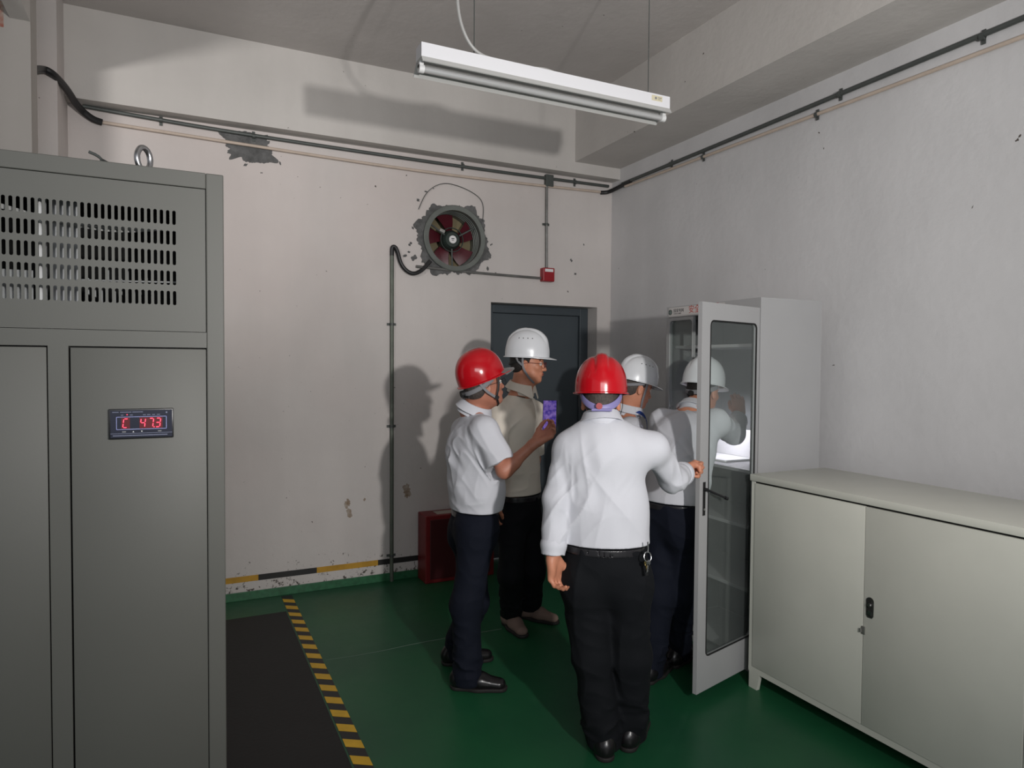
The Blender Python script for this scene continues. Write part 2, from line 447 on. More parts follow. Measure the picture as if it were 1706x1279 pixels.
for y in (3.75, 2.8): clip(p, (XP, y, 3.078-(0.012 if y < 3 else 0)), 'y', 0.010, (-1, 0, 0))
tag(MB().tube([(3.20, YP, 3.066), (3.26, YP-0.02, 3.07), (XP-0.02, 4.80, 3.085), (XP, 4.68, 3.105), (XP, 4.60, 3.112)], 0.016).build('black_hose', M_black, None, True),
    'short black flexible hose joining the pipes in the right-hand corner of the walls', 'hose')
hs = MB(); hs.tube([(-0.66, 4.05, 3.02), (-0.67, 4.49, 3.20), (-0.62, 4.47, 3.185), (-0.57, 4.62, 3.16), (-0.54, 4.84, 3.13), (-0.47, YB-0.03, 3.08), (-0.42, YP, 3.073)], 0.020)
tag(hs.build('black_hose', M_black, None, True), 'thick black flexible hose bending around the pier at the top left', 'hose')
# pipe down to the red box, and the fan supply
p = tag(MB().tube([(2.68, YP-0.004, 3.12), (2.68, YP-0.004, 2.8), (2.685, YP-0.004, 2.40)], 0.011).build('drop_conduit_pipe', M_zinc, None, True),
        'grey vertical conduit pipe dropping to the small red box on the back wall', 'pipe')
clip(p, (2.68, YP-0.004, 2.75), 'z', 0.011, (0, -1, 0))
tag(MB().box(2.665, 2.735, YB-0.04, YB-0.0002, 3.055, 3.15, 0.004).build('junction_box', M_darkpipe, None), 'grey metal junction box where the pipes cross near the right of the back wall', 'box')
rb = thing('call_box', 'small red box on the back wall above the door, under the grey drop pipe', 'box')
MB().box(2.635, 2.74, YB-0.06, YB-0.0002, 2.285, 2.395, 0.006).build('box_body', M_redplastic, rb)
MB().box(2.65, 2.725, YB-0.0615, YB-0.0595, 2.362, 2.385).build('label_plate', M_white, rb)
tag(MB().tube([(1.58, YB-0.020, 2.335), (2.1, YB-0.020, 2.318), (2.634, YB-0.020, 2.312)], 0.010).build('fan_conduit_pipe', M_zinc, None, True),
    'grey horizontal conduit pipe below the wall fan leading to the red box', 'pipe')
p = tag(MB().tube([(1.398, YB-0.02, 0.0), (1.398, YB-0.02, 1.2), (1.396, YB-0.02, 2.43)], 0.014).build('riser_conduit_pipe', M_greenpipe, None, True),
        'tall grey-green vertical conduit pipe rising from the floor on the back wall', 'pipe')
for z in (1.90, 1.15, 0.19): clip(p, (1.397, YB-0.02, z), 'z', 0.014, (0, -1, 0))
tag(MB().tube([(1.396, YB-0.02, 2.40), (1.395, YB-0.022, 2.47), (1.43, YB-0.028, 2.46), (1.46, YB-0.03, 2.33), (1.54, YB-0.03, 2.27), (1.62, YB-0.03, 2.30), (1.685, YB-0.04, 2.38)], 0.015).build('fan_hose', M_black, None, True),
    'black flexible hose sagging from the vertical pipe to the wall fan', 'hose')
tag(MB().tube([(1.60, YB-0.012, 2.76), (1.66, YB-0.012, 2.90), (1.79, YB-0.014, 2.985), (1.95, YB-0.014, 2.965), (2.09, YB-0.012, 2.91), (2.13, YB-0.012, 2.84), (2.12, YB-0.012, 2.72)], 0.0028, n=6).build('loose_wire', M_darkpipe, None, True),
    'thin loose wire arching over the wall fan', 'wire')

# mortar patches
def blob(cx, cz, rx, rz, seed, n=140, jag=0.12, squareness=2.6):
    rnd = random.Random(seed); ph = [rnd.uniform(0, 6.28) for _ in range(9)]; pts = []
    for i in range(n):
        a = 2*math.pi*i/n
        q = (abs(math.cos(a))**squareness+abs(math.sin(a))**squareness)**(-1/squareness)
        j = 1+jag*sum(math.sin((2*k+2)*a*1.0+ph[k])/(k+2)**0.8 for k in range(9))+rnd.uniform(-0.035, 0.035)
        pts.append((cx+rx*q*j*math.cos(a), cz+rz*q*j*math.sin(a)))
    return pts
WM = fac_mat((1, 0, 0), (0, 0, 1), (0, -1, 0), (0, YB, 0))
pm = MB(); pm.poly(blob(FANC.x-0.005, FANC.z-0.01, 0.272, 0.275, 3, jag=0.10), 0.008, WM)
pmo = pm.build('mortar_patch', M_cement)
c2 = MB().cyl((FANC.x, YB-0.2, FANC.z), (FANC.x, YB+0.2, FANC.z), 0.224, n=48).build('c', M_wall)
cut(pmo, [c2]); tag(pmo, 'rough grey mortar patch around the wall fan', 'mortar patch')
pm = MB(); pm.poly(blob(0.42, 3.05, 0.15, 0.10, 12, jag=0.2), 0.004, WM)
tag(pm.build('mortar_patch', M_cement), 'rough dark mortar patch behind the pipes at upper left of the back wall', 'mortar patch')
struct(MB().box(-0.72, -0.64, YF, 4.02, 3.25, ZC).build('trim_4', M_upper))          # downstand beam on the left

rnd = random.Random(21)
for x, z, r_ in [(1.56, 2.62, .010), (1.54, 2.50, .014), (1.53, 2.44, .008), (1.57, 2.40, .016), (1.50, 2.41, .010), (1.60, 2.83, .012), (1.66, 2.90, .009), (1.72, 2.93, .006),
                 (2.19, 2.45, .010), (2.20, 2.55, .009), (2.17, 2.36, .013), (2.24, 2.33, .006), (2.93, 2.48, .010), (2.97, 2.37, .008), (2.90, 2.22, .006), (3.05, 2.62, .006),
                 (0.33, 2.98, .010), (0.56, 3.00, .014), (0.62, 2.97, .008), (0.40, 2.93, .009), (0.50, 2.89, .006)]:
    pm = MB(); pm.poly(blob(x, z, r_, r_*rnd.uniform(0.6, 1.5), rnd.randint(0, 999), n=14, jag=0.5, squareness=2.0), 0.0012, WM)
    where = 'beside the pipes at upper left' if x < 1 else 'left of the wall fan' if x < 1.9 else 'just right of the wall fan' if x < 2.5 else 'right of the small red box'
    tag(pm.build('paint_chip', M_cement), 'small dark chip in the back wall plaster '+where, 'paint chip', 'plaster chips '+where)
M_stain = mat('brown_stain', lin(132, 108, 84), 0.8, col2=lin(176, 166, 156), nscale=30)
for x, z, a, b, lb in ((1.075, 0.60, .022, .03, 'upper of two brown scuffs on the back wall, left of the tall pipe'), (1.09, 0.53, .018, .035, 'lower of two brown scuffs on the back wall, left of the tall pipe'),
                       (1.20, 0.62, .008, .012, 'tiny brown speck on the back wall just left of the tall pipe'), (1.52, 0.66, .030, .05, 'brown scuff on the back wall above the dark red box, right of the tall pipe')):
    pm = MB(); pm.poly(blob(x, z, a, b, int(x*100)+3, n=26, jag=0.28, squareness=2.0), 0.0008, WM)
    tag(pm.build('wall_stain', M_stain), lb, 'stain', 'brown stains low on the back wall')

# wall fan ---------------------------------------------------------------
fan = thing('wall_fan', 'round metal extractor fan with dark red blades set in the back wall above the door', 'fan', FANC)
FM = fac_mat((1, 0, 0), (0, 0, 1), (0, -1, 0), (0, 0, 0))           # fan axis +z points into the room
mb = MB(); mb.lathe([(0.212, -0.20), (0.212, 0.035), (0.245, 0.038), (0.250, 0.034), (0.250, 0.028), (0.222, 0.026), (0.220, -0.20), (0.212, -0.20)], FM, 56)
for z in (-0.02, -0.05, -0.08, -0.11): mb.lathe([(0.2125, z), (0.207, z+0.004), (0.2125, z+0.008)], FM, 56)
mb.build('housing', mat('fan_grey', lin(108, 112, 108), 0.45, 0.3, noise=0.12, nscale=10), fan, True)
mb = MB(); mb.lathe([(0.001, -0.185), (0.215, -0.185), (0.215, -0.195), (0.001, -0.195)], FM, 40)
mb.build('back_louvre', mat('fan_shutter', lin(124, 112, 84), 0.6, noise=0.2, nscale=5), fan)
mb = MB(); mb.lathe([(0.0, -0.02), (0.055, -0.022), (0.062, -0.03), (0.075, -0.05), (0.078, -0.12), (0.0, -0.12)], FM, 32)
mb.lathe([(0.088, -0.035), (0.094, -0.035), (0.094, -0.045), (0.088, -0.045), (0.088, -0.035)], FM, 32)
mb.build('motor', mat('fan_motor_green', lin(52, 62, 58), 0.4, 0.3), fan, True)
mb = MB(); mb.lathe([(0.0, -0.0175), (0.03, -0.0175), (0.03, -0.021), (0, -0.021)], FM, 24); mb.build('centre_badge', M_white, fan, label='round white badge at the centre of the hub')
mb = MB(); mb.poly([(-0.012, -0.003), (0.012, -0.003), (0.012, 0.003), (-0.012, 0.003)], 0.0006, FM @ Matrix.Translation((0, 0.006, -0.0175)))
mb.poly([(-0.009, -0.002), (0.009, -0.002), (0.009, 0.002), (-0.009, 0.002)], 0.0006, FM @ Matrix.Translation((0, -0.006, -0.0175)))
mb.build('badge_marks', M_blackp, fan)
M_blade = mat('maroon_blade', lin(84, 28, 38), 0.4)
for i in range(5):
    a = math.radians(72*i+20); mb = MB()
    n1 = 8; rows = []
    for j in range(n1+1):
        rr = 0.070+(0.205-0.070)*j/n1; hw = math.radians(24-3*j/n1); tw = 0.030-0.012*j/n1
        rows.append([(rr*math.cos(a+s*hw+0.18*j/n1), rr*math.sin(a+s*hw+0.18*j/n1), -0.10+s*tw) for s in (-1, -0.33, 0.33, 1)])
    for z in (0, 0.003):
        V = [[mb.bm.verts.new((x, y, q+z)) for x, y, q in rw] for rw in rows]
        for j in range(n1):
            for k in range(3): mb.bm.faces.new((V[j][k], V[j][k+1], V[j+1][k+1], V[j+1][k]))
    bmesh.ops.transform(mb.bm, matrix=FM, verts=mb.bm.verts)
    mb.build('blade', M_blade, fan, True)
for a in (30, 150, 270):
    a = math.radians(a); mb = MB(); mb.tube([(0.07*math.cos(a), 0.07*math.sin(a), -0.04), (0.213*math.cos(a), 0.213*math.sin(a), -0.03)], 0.007, smooth=0)
    bmesh.ops.transform(mb.bm, matrix=FM, verts=mb.bm.verts); mb.build('motor_bracket', M_darkpipe, fan, True)
mb = MB(); mb.box(-0.022, 0.022, -0.012, 0, -0.012, 0.012, 0.004)
o = mb.build('terminal_box', mat('terminal_grey', lin(150, 148, 144), 0.5), fan, True); o.location = (-0.08, 0.04, 0.062); o.rotation_euler = (0, 0.4, 0)

# hanging fluorescent lamp ----------------------------------------------------
FX0, FX1, FY, FZ = 0.850, 2.060, 2.60, 2.80
fl = thing('hanging_tube_lamp', 'unlit white fluorescent tube lamp hanging from the ceiling on two thin wires', 'lamp', ((FX0+FX1)/2, FY, FZ))
L2 = (FX1-FX0)/2
def prism(mb, prof, x0, x1):
    a = [mb.bm.verts.new((x0, y, z)) for y, z in prof]; b = [mb.bm.verts.new((x1, y, z)) for y, z in prof]
    mb.bm.faces.new(a[::-1]); mb.bm.faces.new(b)
    for i in range(len(a)): mb.bm.faces.new((a[i], a[(i+1) % len(a)], b[(i+1) % len(a)], b[i]))
mb = MB(); prism(mb, [(-0.034, 0.012), (-0.034, 0.066), (0.034, 0.066), (0.034, 0.012)], -L2, L2)
mb.build('housing', M_lampwhite, fl)
mb = MB(); prism(mb, [(-0.034, 0.012), (0.034, 0.012), (0.070, -0.032), (0.066, -0.034), (0.030, 0.004), (-0.030, 0.004), (-0.044, -0.012), (-0.048, -0.010)], -L2, L2)
mb.build('reflector', M_refl, fl)
mb = MB(); mb.cyl((-L2+0.018, 0.005, -0.022), (L2-0.018, 0.005, -0.022), 0.013, n=20); mb.build('tube', M_tube, fl, True)
for s in (-1, 1):
    mb = MB(); mb.cyl((s*(L2-0.022), 0.005, -0.022), (s*(L2-0.001), 0.005, -0.022), 0.0165, n=20)
    mb.box(s*(L2-0.010)-0.009, s*(L2-0.010)+0.009, -0.008, 0.018, -0.022, 0.012, 0.002)
    mb.build('tube_socket', M_white, fl, True)
mb = MB(); mb.box(L2-0.105, L2-0.045, -0.0352, -0.0338, 0.034, 0.058); o = mb.build('maker_label', mat('lamp_label', lin(214, 206, 178), 0.5), fl)
mb = MB(); mb.cyl((L2-0.082, -0.0352, 0.046), (L2-0.082, -0.0358, 0.046), 0.006, n=16); mb.box(L2-0.070, L2-0.05, -0.0358, -0.0352, 0.048, 0.051); mb.box(L2-0.070, L2-0.055, -0.0358, -0.0352, 0.041, 0.043)
mb.build('label_print', M_strapg, fl)
for x in (0.235-L2, L2-0.10):
    mb = MB(); mb.tube([(x, 0, 0.066), (x, 0, 0.5), (x, 0, ZC-FZ)], 0.0022, n=6, smooth=0); mb.build('hanging_wire', M_darkpipe, fl, True)
mb = MB(); mb.tube([(0.17-L2, -0.02, ZC-FZ), (0.155-L2, -0.02, 0.45), (0.15-L2, -0.02, 0.25), (0.18-L2, -0.02, 0.14), (0.24-L2, -0.012, 0.078), (0.34-L2, 0, 0.072), (0.48-L2, 0.01, 0.075), (0.56-L2, 0.012, 0.088), (0.60-L2, 0.01, 0.084), (0.66-L2, 0, 0.064)], 0.0065, n=8)
mb.build('power_cable', M_cable, fl, True)

# red extinguisher box -----------------------------------------------------------
eb = thing('extinguisher_box', 'dark red metal extinguisher box on the floor against the back wall behind the men', 'box', (1.60, 4.88, 0))
MB().box(0, 0.55, -0.18, 0, 0, 0.50, 0.006).build('box_body', M_redbox, eb)
MB().box(0.035, 0.515, -0.187, -0.1801, 0.03, 0.47, 0.003).build('box_door', M_redbox2, eb)
mb = MB(); mb.box(0.46, 0.475, -0.20, -0.187, 0.22, 0.30, 0.003); mb.build('handle', M_steel, eb)
mb = MB(); mb.box(0.10, 0.35, -0.15, -0.05, 0.5001, 0.503); tag(mb.build('paper_sheet', mat('paper', lin(170, 160, 150), 0.8), None), 'pale sheet of paper lying on top of the dark red box', 'paper').location = (1.60, 4.88, 0)
# ------------------------------------------------------------------ grey electrical cabinet, left foreground
GX, GY = 0.113, 2.10
gc = thing('electrical_cabinet', 'large grey metal electrical cabinet with slotted vent panel and red digital display, left foreground', 'cabinet', (GX, GY, 0))
# local coordinates: x from the right edge leftwards negative, y = depth behind the front, z up
def slot_plate(mb, x0, x1, z0, z1, y, t, cells, hw, hh):
    """plate in the xz plane with upright rounded slots; cells = (x edges, z edges) of the slotted grid"""
    xs, zs = cells
    bm = mb.bm
    def quad(a, b, c, d):
        bm.faces.new([bm.verts.new((p[0], y, p[1])) for p in (a, b, c, d)])
    quad((x0, z0), (xs[0], z0), (xs[0], z1), (x0, z1)); quad((xs[-1], z0), (x1, z0), (x1, z1), (xs[-1], z1))
    quad((xs[0], z0), (xs[-1], z0), (xs[-1], zs[0]), (xs[0], zs[0])); quad((xs[0], zs[-1]), (xs[-1], zs[-1]), (xs[-1], z1), (xs[0], z1))
    for i in range(len(xs)-1):
        for j in range(len(zs)-1):
            cx, cz = (xs[i]+xs[i+1])/2, (zs[j]+zs[j+1])/2; w2, h2 = (xs[i+1]-xs[i])/2, (zs[j+1]-zs[j])/2
            inner, outer = [], []
            for k in range(16):
                a = 2*math.pi*(k+0.5)/16; ca, sa = math.cos(a), math.sin(a)
                inner.append((cx+hw*ca, cz+(hh-hw)*(1 if sa > 0 else -1)+hw*sa))
                s_ = max(abs(ca)/w2, abs(sa)/h2) if False else None
                # matching point on the cell's rectangle
                ox = cx+max(-w2, min(w2, w2*ca*1.42)); oz = cz+max(-h2, min(h2, h2*sa*1.42)); outer.append((ox, oz))
            # snap the corner points
            for k in (1, 2, 5, 6, 9, 10, 13, 14):
                pass
            vi = [bm.verts.new((p[0], y, p[1])) for p in inner]; vo = [bm.verts.new((p[0], y, p[1])) for p in outer]
            vb = [bm.verts.new((p[0], y+t, p[1])) for p in inner]
            for k in range(16):
                k2 = (k+1) % 16
                bm.faces.new((vo[k], vo[k2], vi[k2], vi[k])); bm.faces.new((vi[k], vi[k2], vb[k2], vb[k]))
                # corner triangle where both clamps change
                a, b = outer[k], outer[k2]
                if abs(a[0]-b[0]) > 1e-6 and abs(a[1]-b[1]) > 1e-6:
                    c = (a[0] if abs(abs(a[0]-cx)-w2) < 1e-6 else b[0], a[1] if abs(abs(a[1]-cz)-h2) < 1e-6 else b[1])
                    vc = bm.verts.new((c[0], y, c[1])); bm.faces.new((vo[k], vc, vo[k2]))
X0 = -1.10
mb = MB()
H = 2.145
mb.box(-0.046, 0, 0, 0.9, 0.0, H, 0.003)                     # right side with the front flange
mb.box(X0, X0+0.046, 0, 0.9, 0.0, H, 0.003)
mb.box(X0+0.046, -0.046, 0, 0.9, H-0.044, H, 0.002)          # top
mb.box(X0+0.046, -0.046, 0, 0.03, 1.657, 1.700)              # rail between vents and doors
mb.box(-0.420, -0.375, 0, 0.03, 0.10, 1.657)                 # post between the doors
mb.box(X0+0.046, -0.046, 0, 0.03, 0.0, 0.10)
mb.box(X0+0.046, -0.046, 0.88, 0.9, 0.1, H-0.044)            # back
mb.build('cabinet_body', M_grey, gc)
# vent panel
mb = MB(); VX0, VX1, VZ0, VZ1 = -0.98, -0.0475, 1.7015, 2.0995
px_ = 0.384/25; xr = -0.126+px_/2; ncol = 47
xs = [xr-px_*(ncol-k) for k in range(ncol+1)]
pz = 0.0551; zt = 2.034+ (pz-0.041)/2
zs = [zt-pz*5+pz*k for k in range(6)]
slot_plate(mb, VX0, VX1, VZ0, VZ1, 0.004, 0.0015, (xs, zs), 0.0043, 0.0195)
bmesh.ops.remove_doubles(mb.bm, verts=mb.bm.verts, dist=1e-5)
mb.build('vent_panel', M_grey, gc, False, label='grey panel with five rows of upright slots')
MB().box(VX0-0.003, VX1+0.001, 0.0065, 0.0075, VZ1-0.001, VZ1+0.001).build('panel_seam', M_gap, gc)
# doors
for (a, b) in ((-0.371, -0.0475), (X0+0.048, -0.423)):
    dr = MB().box(a, b, 0.0015, 0.02, 0.104, 1.653, 0.0015).build('cabinet_door', M_grey, gc, True)
# dark seams behind the door and panel gaps
MB().box(X0+0.03, -0.03, 0.021, 0.0285, 0.09, 1.70).build('gasket', M_gap, gc)
# the parts seen through the slots
inn = MB(); inn.box(X0+0.046, -0.046, 0.42, 0.43, 1.66, H-0.05); inn.box(X0+0.046, -0.046, 0.03, 0.42, 1.66, 1.665); inn.build('inner_wall', M_gap, gc)
M_inmetal = mat('inner_metal', lin(150, 152, 152), 0.6, 0.1)
mb = MB(); mb.box(-0.445, -0.43, 0.06, 0.08, 1.70, 2.08); mb.build('busbar', mat('busbar_metal', lin(200, 200, 200), 0.5, 0.5), gc)
mb = MB(); mb.box(-0.425, -0.36, 0.09, 0.10, 1.70, 2.08); mb.build('support_strut', mat('strut_metal', lin(168, 170, 172), 0.6), gc)
mb = MB(); mb.box(-0.80, -0.46, 0.07, 0.08, 1.74, 1.855); mb.build('mounting_plate', M_inmetal, gc)
mb = MB()
rnd = random.Random(9)
for i in range(14):
    x = -0.34+i*0.0155; z = 1.835+rnd.uniform(-0.05, 0.02); mb.box(x, x+0.007, 0.06, 0.09, z-0.02, z+0.025, 0.002)
mb.tube([(-0.36, 0.055, 1.835), (-0.25, 0.055, 1.838), (-0.12, 0.055, 1.842)], 0.0025, n=6)
mb.build('terminal_block', M_inmetal, gc)
mb = MB()
for k in range(3):
    mb.tube([(-0.75+0.02*k, 0.07, 2.06), (-0.6, 0.07, 2.02+0.01*k), (-0.3, 0.07, 1.985-0.012*k), (-0.10, 0.07, 1.99+0.006*k)], 0.003, n=6)
mb.build('wiring', M_cable, gc, True)
#
# temperature display
ds = MB().box(-0.286, -0.131, -0.008, 0.002, 1.409, 1.490, 0.002).build('temperature_display', M_blackp, gc, True, label='black temperature display panel with red digits')
mb = MB(); mb.box(-0.2815, -0.1345, -0.0088, -0.0079, 1.413, 1.486); mb.build('display_face', mat('display_face', lin(26, 29, 42), 0.25, emit=lin(34, 38, 66), estr=0.15), ds)
fr = MB(); a, b, c, d = -0.268, -0.148, 1.4345, 1.469
for q in ((a, b, d-0.0012, d), (a, b, c, c+0.0012), (a, a+0.0012, c, d), (b-0.0012, b, c, d)): fr.box(q[0], q[1], -0.0094, -0.0089, q[2], q[3])
fr.build('display_frame', mat('display_line', lin(150, 155, 200), 0.4, emit=lin(120, 125, 190), estr=0.35), ds)
mb = MB(); mb.box(-0.2565, -0.236, -0.0091, -0.0088, 1.4365, 1.467); mb.box(-0.2135, -0.158, -0.0091, -0.0088, 1.4365, 1.467)
mb.build('led_window', mat('led_window', lin(60, 6, 14), 0.3, emit=lin(120, 0, 12), estr=0.35), ds)
M_led = mat('red_led', (1, 0.05, 0.08), 0.4, emit=(1.0, 0.045, 0.10), estr=2.4)
SEG = {'C': 'afed', '4': 'fgbc', '7': 'abc', '3': 'abgcd'}
def digit(ch, x, z, w_, h_, t_=0.0021, y=-0.0095):
    mb = MB(); sl = 0.12
    def bar(x0, z0, x1, z1):
        P = Vector((x0+sl*z0, 0, z0)); Q = Vector((x1+sl*z1, 0, z1)); d = (Q-P).normalized(); n_ = Vector((-d.z, 0, d.x))
        P += d*t_*0.55; Q -= d*t_*0.55
        pts = [P, P+d*t_/2+n_*t_/2, Q-d*t_/2+n_*t_/2, Q, Q-d*t_/2-n_*t_/2, P+d*t_/2-n_*t_/2]
        mb.poly([(x+p.x, z+p.z) for p in pts], 0.0003, fac_mat((1, 0, 0), (0, 0, 1), (0, -1, 0), (0, y, 0)))
    S = {'a': (0, h_, w_, h_), 'b': (w_, h_/2, w_, h_), 'c': (w_, 0, w_, h_/2), 'd': (0, 0, w_, 0), 'e': (0, 0, 0, h_/2), 'f': (0, h_/2, 0, h_), 'g': (0, h_/2, w_, h_/2)}
    for s_ in SEG[ch]: bar(*S[s_])
    mb.build('digit', M_led, ds)
digit('C', -0.2530, 1.4400, 0.0105, 0.0235)
digit('4', -0.2120, 1.4400, 0.0105, 0.0235); digit('7', -0.1925, 1.4400, 0.0105, 0.0235); digit('3', -0.1755, 1.4400, 0.0105, 0.0235)
mb = MB(); mb.cyl((-0.1785, -0.0095, 1.4400), (-0.1785, -0.0099, 1.4400), 0.0014, n=10); mb.build('decimal_point', M_led, ds)
M_dim = mat('display_print', lin(120, 125, 150), 0.5)
mb = MB()
for x0, x1, z in ((-0.277, -0.262, 1.4815), (-0.259, -0.232, 1.4815), (-0.230, -0.205, 1.4815), (-0.257, -0.251, 1.4735), (-0.236, -0.229, 1.4735), (-0.205, -0.198, 1.4735), (-0.195, -0.187, 1.4735), (-0.183, -0.176, 1.4735), (-0.172, -0.164, 1.4735), (-0.243, -0.213, 1.4355)):
    mb.box(x0, x1, -0.0092, -0.0088, z-0.0008, z+0.0008)
mb.cyl((-0.148, -0.0092, 1.479), (-0.148, -0.0088, 1.479), 0.0022, n=12)
mb.box(-0.2815, -0.1345, -0.0092, -0.0088, 1.4235, 1.4245); mb.box(-0.276, -0.146, -0.0092, -0.0088, 1.4175, 1.4195)
mb.build('display_print', M_dim, ds)
mb = MB()
for x, up_ in ((-0.228, 1), (-0.208, -1)):
    mb.poly([(x-0.0022, 1.4285-0.0018*up_), (x+0.0022, 1.4285-0.0018*up_), (x, 1.4285+0.0020*up_)][::up_], 0.0004, fac_mat((1, 0, 0), (0, 0, 1), (0, -1, 0), (0, -0.0088, 0)))
mb.build('arrow_key', M_white, ds)
for x in (-0.250, -0.165):
    mb = MB(); mb.box(x-0.0045, x+0.0045, -0.0093, -0.0088, 1.4268, 1.4302, 0.0004); mb.build('key', M_strapg, ds)
mb = MB(); mb.cyl((-0.2425, -0.0095, 1.4745), (-0.2425, -0.0091, 1.4745), 0.0013, n=10); mb.build('indicator_led', M_led, ds)
# lifting eye
mb = MB(); mb.cyl((-0.208, 0.25, H), (-0.208, 0.25, H+0.022), 0.017, n=20); mb.cyl((-0.208, 0.25, H+0.02), (-0.208, 0.25, H+0.048), 0.009)
ring = [(-0.208+0.0*math.cos(a), 0.25+0.026*math.cos(a), H+0.082+0.036*math.sin(a)) for a in [2*math.pi*k/20 for k in range(20)]]
mb.tube([(-0.208+0.017*math.cos(a), 0.25+0.017*math.cos(a), H+0.082+0.034*math.sin(a)) for a in [2*math.pi*k/20 for k in range(20)]], 0.0085, smooth=1, closed=True, n=12)
mb.build('lifting_eye', M_steel, gc, True, label='bright steel lifting eye on the top')
mb = MB(); mb.tube([(-0.345, 0.6, H+0.001), (-0.345, 0.6, H+0.152), (-0.36, 0.6, H+0.166), (-0.385, 0.6, H+0.175)], 0.005, smooth=1)
mb.tube([(-0.345, 0.6, H+0.152), (-0.325, 0.6, H+0.142)], 0.005, smooth=0)
mb.build('steel_hook', M_darkpipe, gc, True)
# brick-red sticker high on the nearer wall
mb = MB(); mb.box(-1.2, -0.745, 4.0185, 4.0198, 3.20, 3.32)
tag(mb.build('wall_notice', mat('notice', lin(176, 168, 156), 0.8, col2=lin(160, 98, 84), nscale=40), None), 'small faded red and cream notice on the wall at the top left edge', 'notice')

# ------------------------------------------------------------------ low pale-green cupboard, right foreground
LX, LY0, LY1, LH, LD = 2.57, 1.255, 2.520, 1.076, 0.52
lc = thing('low_cupboard', 'low pale green metal cupboard with two doors in the right foreground', 'cupboard', (LX, LY1, 0))
# local: x = depth from the front, y = negative towards the camera, z up
LW = LY1-LY0
mb = MB()
mb.box(0, LD, -0.022, 0, 0.10, LH-0.033); mb.box(0, LD, -LW, -LW+0.022, 0.10, LH-0.033)
mb.box(0, LD, -LW+0.022, -0.022, 0.10, 0.125); mb.box(LD-0.01, LD, -LW+0.022, -0.022, 0.125, LH-0.033)
mb.box(-0.0005, 0.022, -LW, 0, 0.082, 0.110)
mb.build('cabinet_body', M_cream, lc)
MB().box(-0.010, LD+0.004, -LW-0.004, 0.004, LH-0.033, LH, 0.004).build('cabinet_top', M_cream, lc, True)
mb = MB(); mb.box(0.006, 0.02, -LW+0.015, -0.015, 0.11, LH-0.034); mb.build('door_gap', M_gap, lc)
half = (LW-0.05)/2
for i, (a, b) in enumerate(((-0.025-half+0.001, -0.025), (-LW+0.025, -0.025-half-0.001))):
    d_ = MB().box(-0.004, 0.010, a, b, 0.112, LH-0.042, 0.002).build('cupboard_door', M_cream, lc, True)
    if i == 1:
        mb = MB(); zc, yc = 0.618, b-0.031
        M_ = fac_mat((0, -1, 0), (0, 0, 1), (-1, 0, 0), (-0.004, yc, zc))
        pts = [(-0.016, -0.034), (-0.010, -0.043), (0.010, -0.043), (0.016, -0.034)] + [(0.017*math.cos(t), 0.026+0.017*math.sin(t)) for t in [math.pi*k/10 for k in range(11)]]
        mb.poly(pts, 0.003, M_); mb.build('lock_plate', mat('lock_metal', lin(120, 120, 118), 0.3, 0.9), d_, True)
        mb = MB(); mb.poly([(x*0.72, y*0.8) for x, y in pts], 0.0012, M_ @ Matrix.Translation((0, 0, 0.003))); mb.build('lock_recess', mat('lock_shadow', lin(66, 66, 64), 0.4, 0.6), d_)
        mb = MB(); mb.lathe([(0, 0.010), (0.007, 0.010), (0.008, 0.006), (0.008, 0)], M_ @ Matrix.Translation((0.002, 0.012, 0.003)), 20)
        mb.poly([(-0.009, -0.028), (0.009, -0.030), (0.008, -0.016), (-0.006, -0.012)], 0.004, M_ @ Matrix.Translation((0, 0, 0.0035)))
        mb.build('lock_barrel', M_steel, d_, True)
mb = MB(); yh = -0.025-half; mb.box(-0.008, -0.003, yh-0.012, yh+0.004, 0.497, 0.530, 0.001); mb.cyl((-0.011, yh+0.004, 0.505), (-0.011, yh+0.004, 0.52), 0.004)
mb.build('hasp', mat('hasp_metal', lin(150, 150, 145), 0.4, 0.7), lc, True)
for y in (-0.0, -LW+0.075):
    for x0, x1 in ((0.0, 0.02), (LD-0.02, LD)):
        mb = MB()
        t = bmesh.new()
        P = [(y, 0.10), (y-0.075, 0.10), (y-0.055, 0.0), (y, 0.0)]
        a = [t.verts.new((x0, p, q)) for p, q in P]; b = [t.verts.new((x1, p, q)) for p, q in P]
        t.faces.new(a); t.faces.new(b[::-1])
        for i in range(4): t.faces.new((a[i], a[(i+1) % 4], b[(i+1) % 4], b[i]))
        mb._merge(t); xs_ = (x0, x0+0.05) if x0 == 0 else (x1-0.05, x1)
        mb.box(*xs_, y-0.004 if y == 0 else y-0.075, y if y == 0 else y-0.071, 0.0, 0.10)
        mb.build('foot', M_cream, lc)

# ------------------------------------------------------------------ tall glazed tool cabinet
TX, TY0, TY1, TH, TD = 2.69, 2.597, 3.352, 1.97, 0.45
tc_ = thing('tool_cabinet', 'tall light grey metal tool cabinet with an open glazed door beside the low cupboard', 'cabinet', (TX, TY0, 0))
TW = TY1-TY0                                     # local: x depth, y along the front away from the camera
mb = MB()
mb.box(0, TD, 0, 0.018, 0, TH); mb.box(0, TD, TW-0.018, TW, 0, TH)
mb.box(0, TD, 0.018, TW-0.018, TH-0.018, TH); mb.box(TD-0.01, TD, 0.018, TW-0.018, 0.05, TH-0.018); mb.box(0, TD-0.01, 0.018, TW-0.018, 0.035, 0.055)
mb.box(0, 0.02, 0.018, TW-0.018, 0, 0.06)
mb.box(0, 0.02, 0.018, TW-0.018, 1.905, TH-0.018)
mb.box(0.0, 0.02, 0.018, 0.035, 0.06, 1.905)
mb.build('cabinet_body', M_tool, tc_)
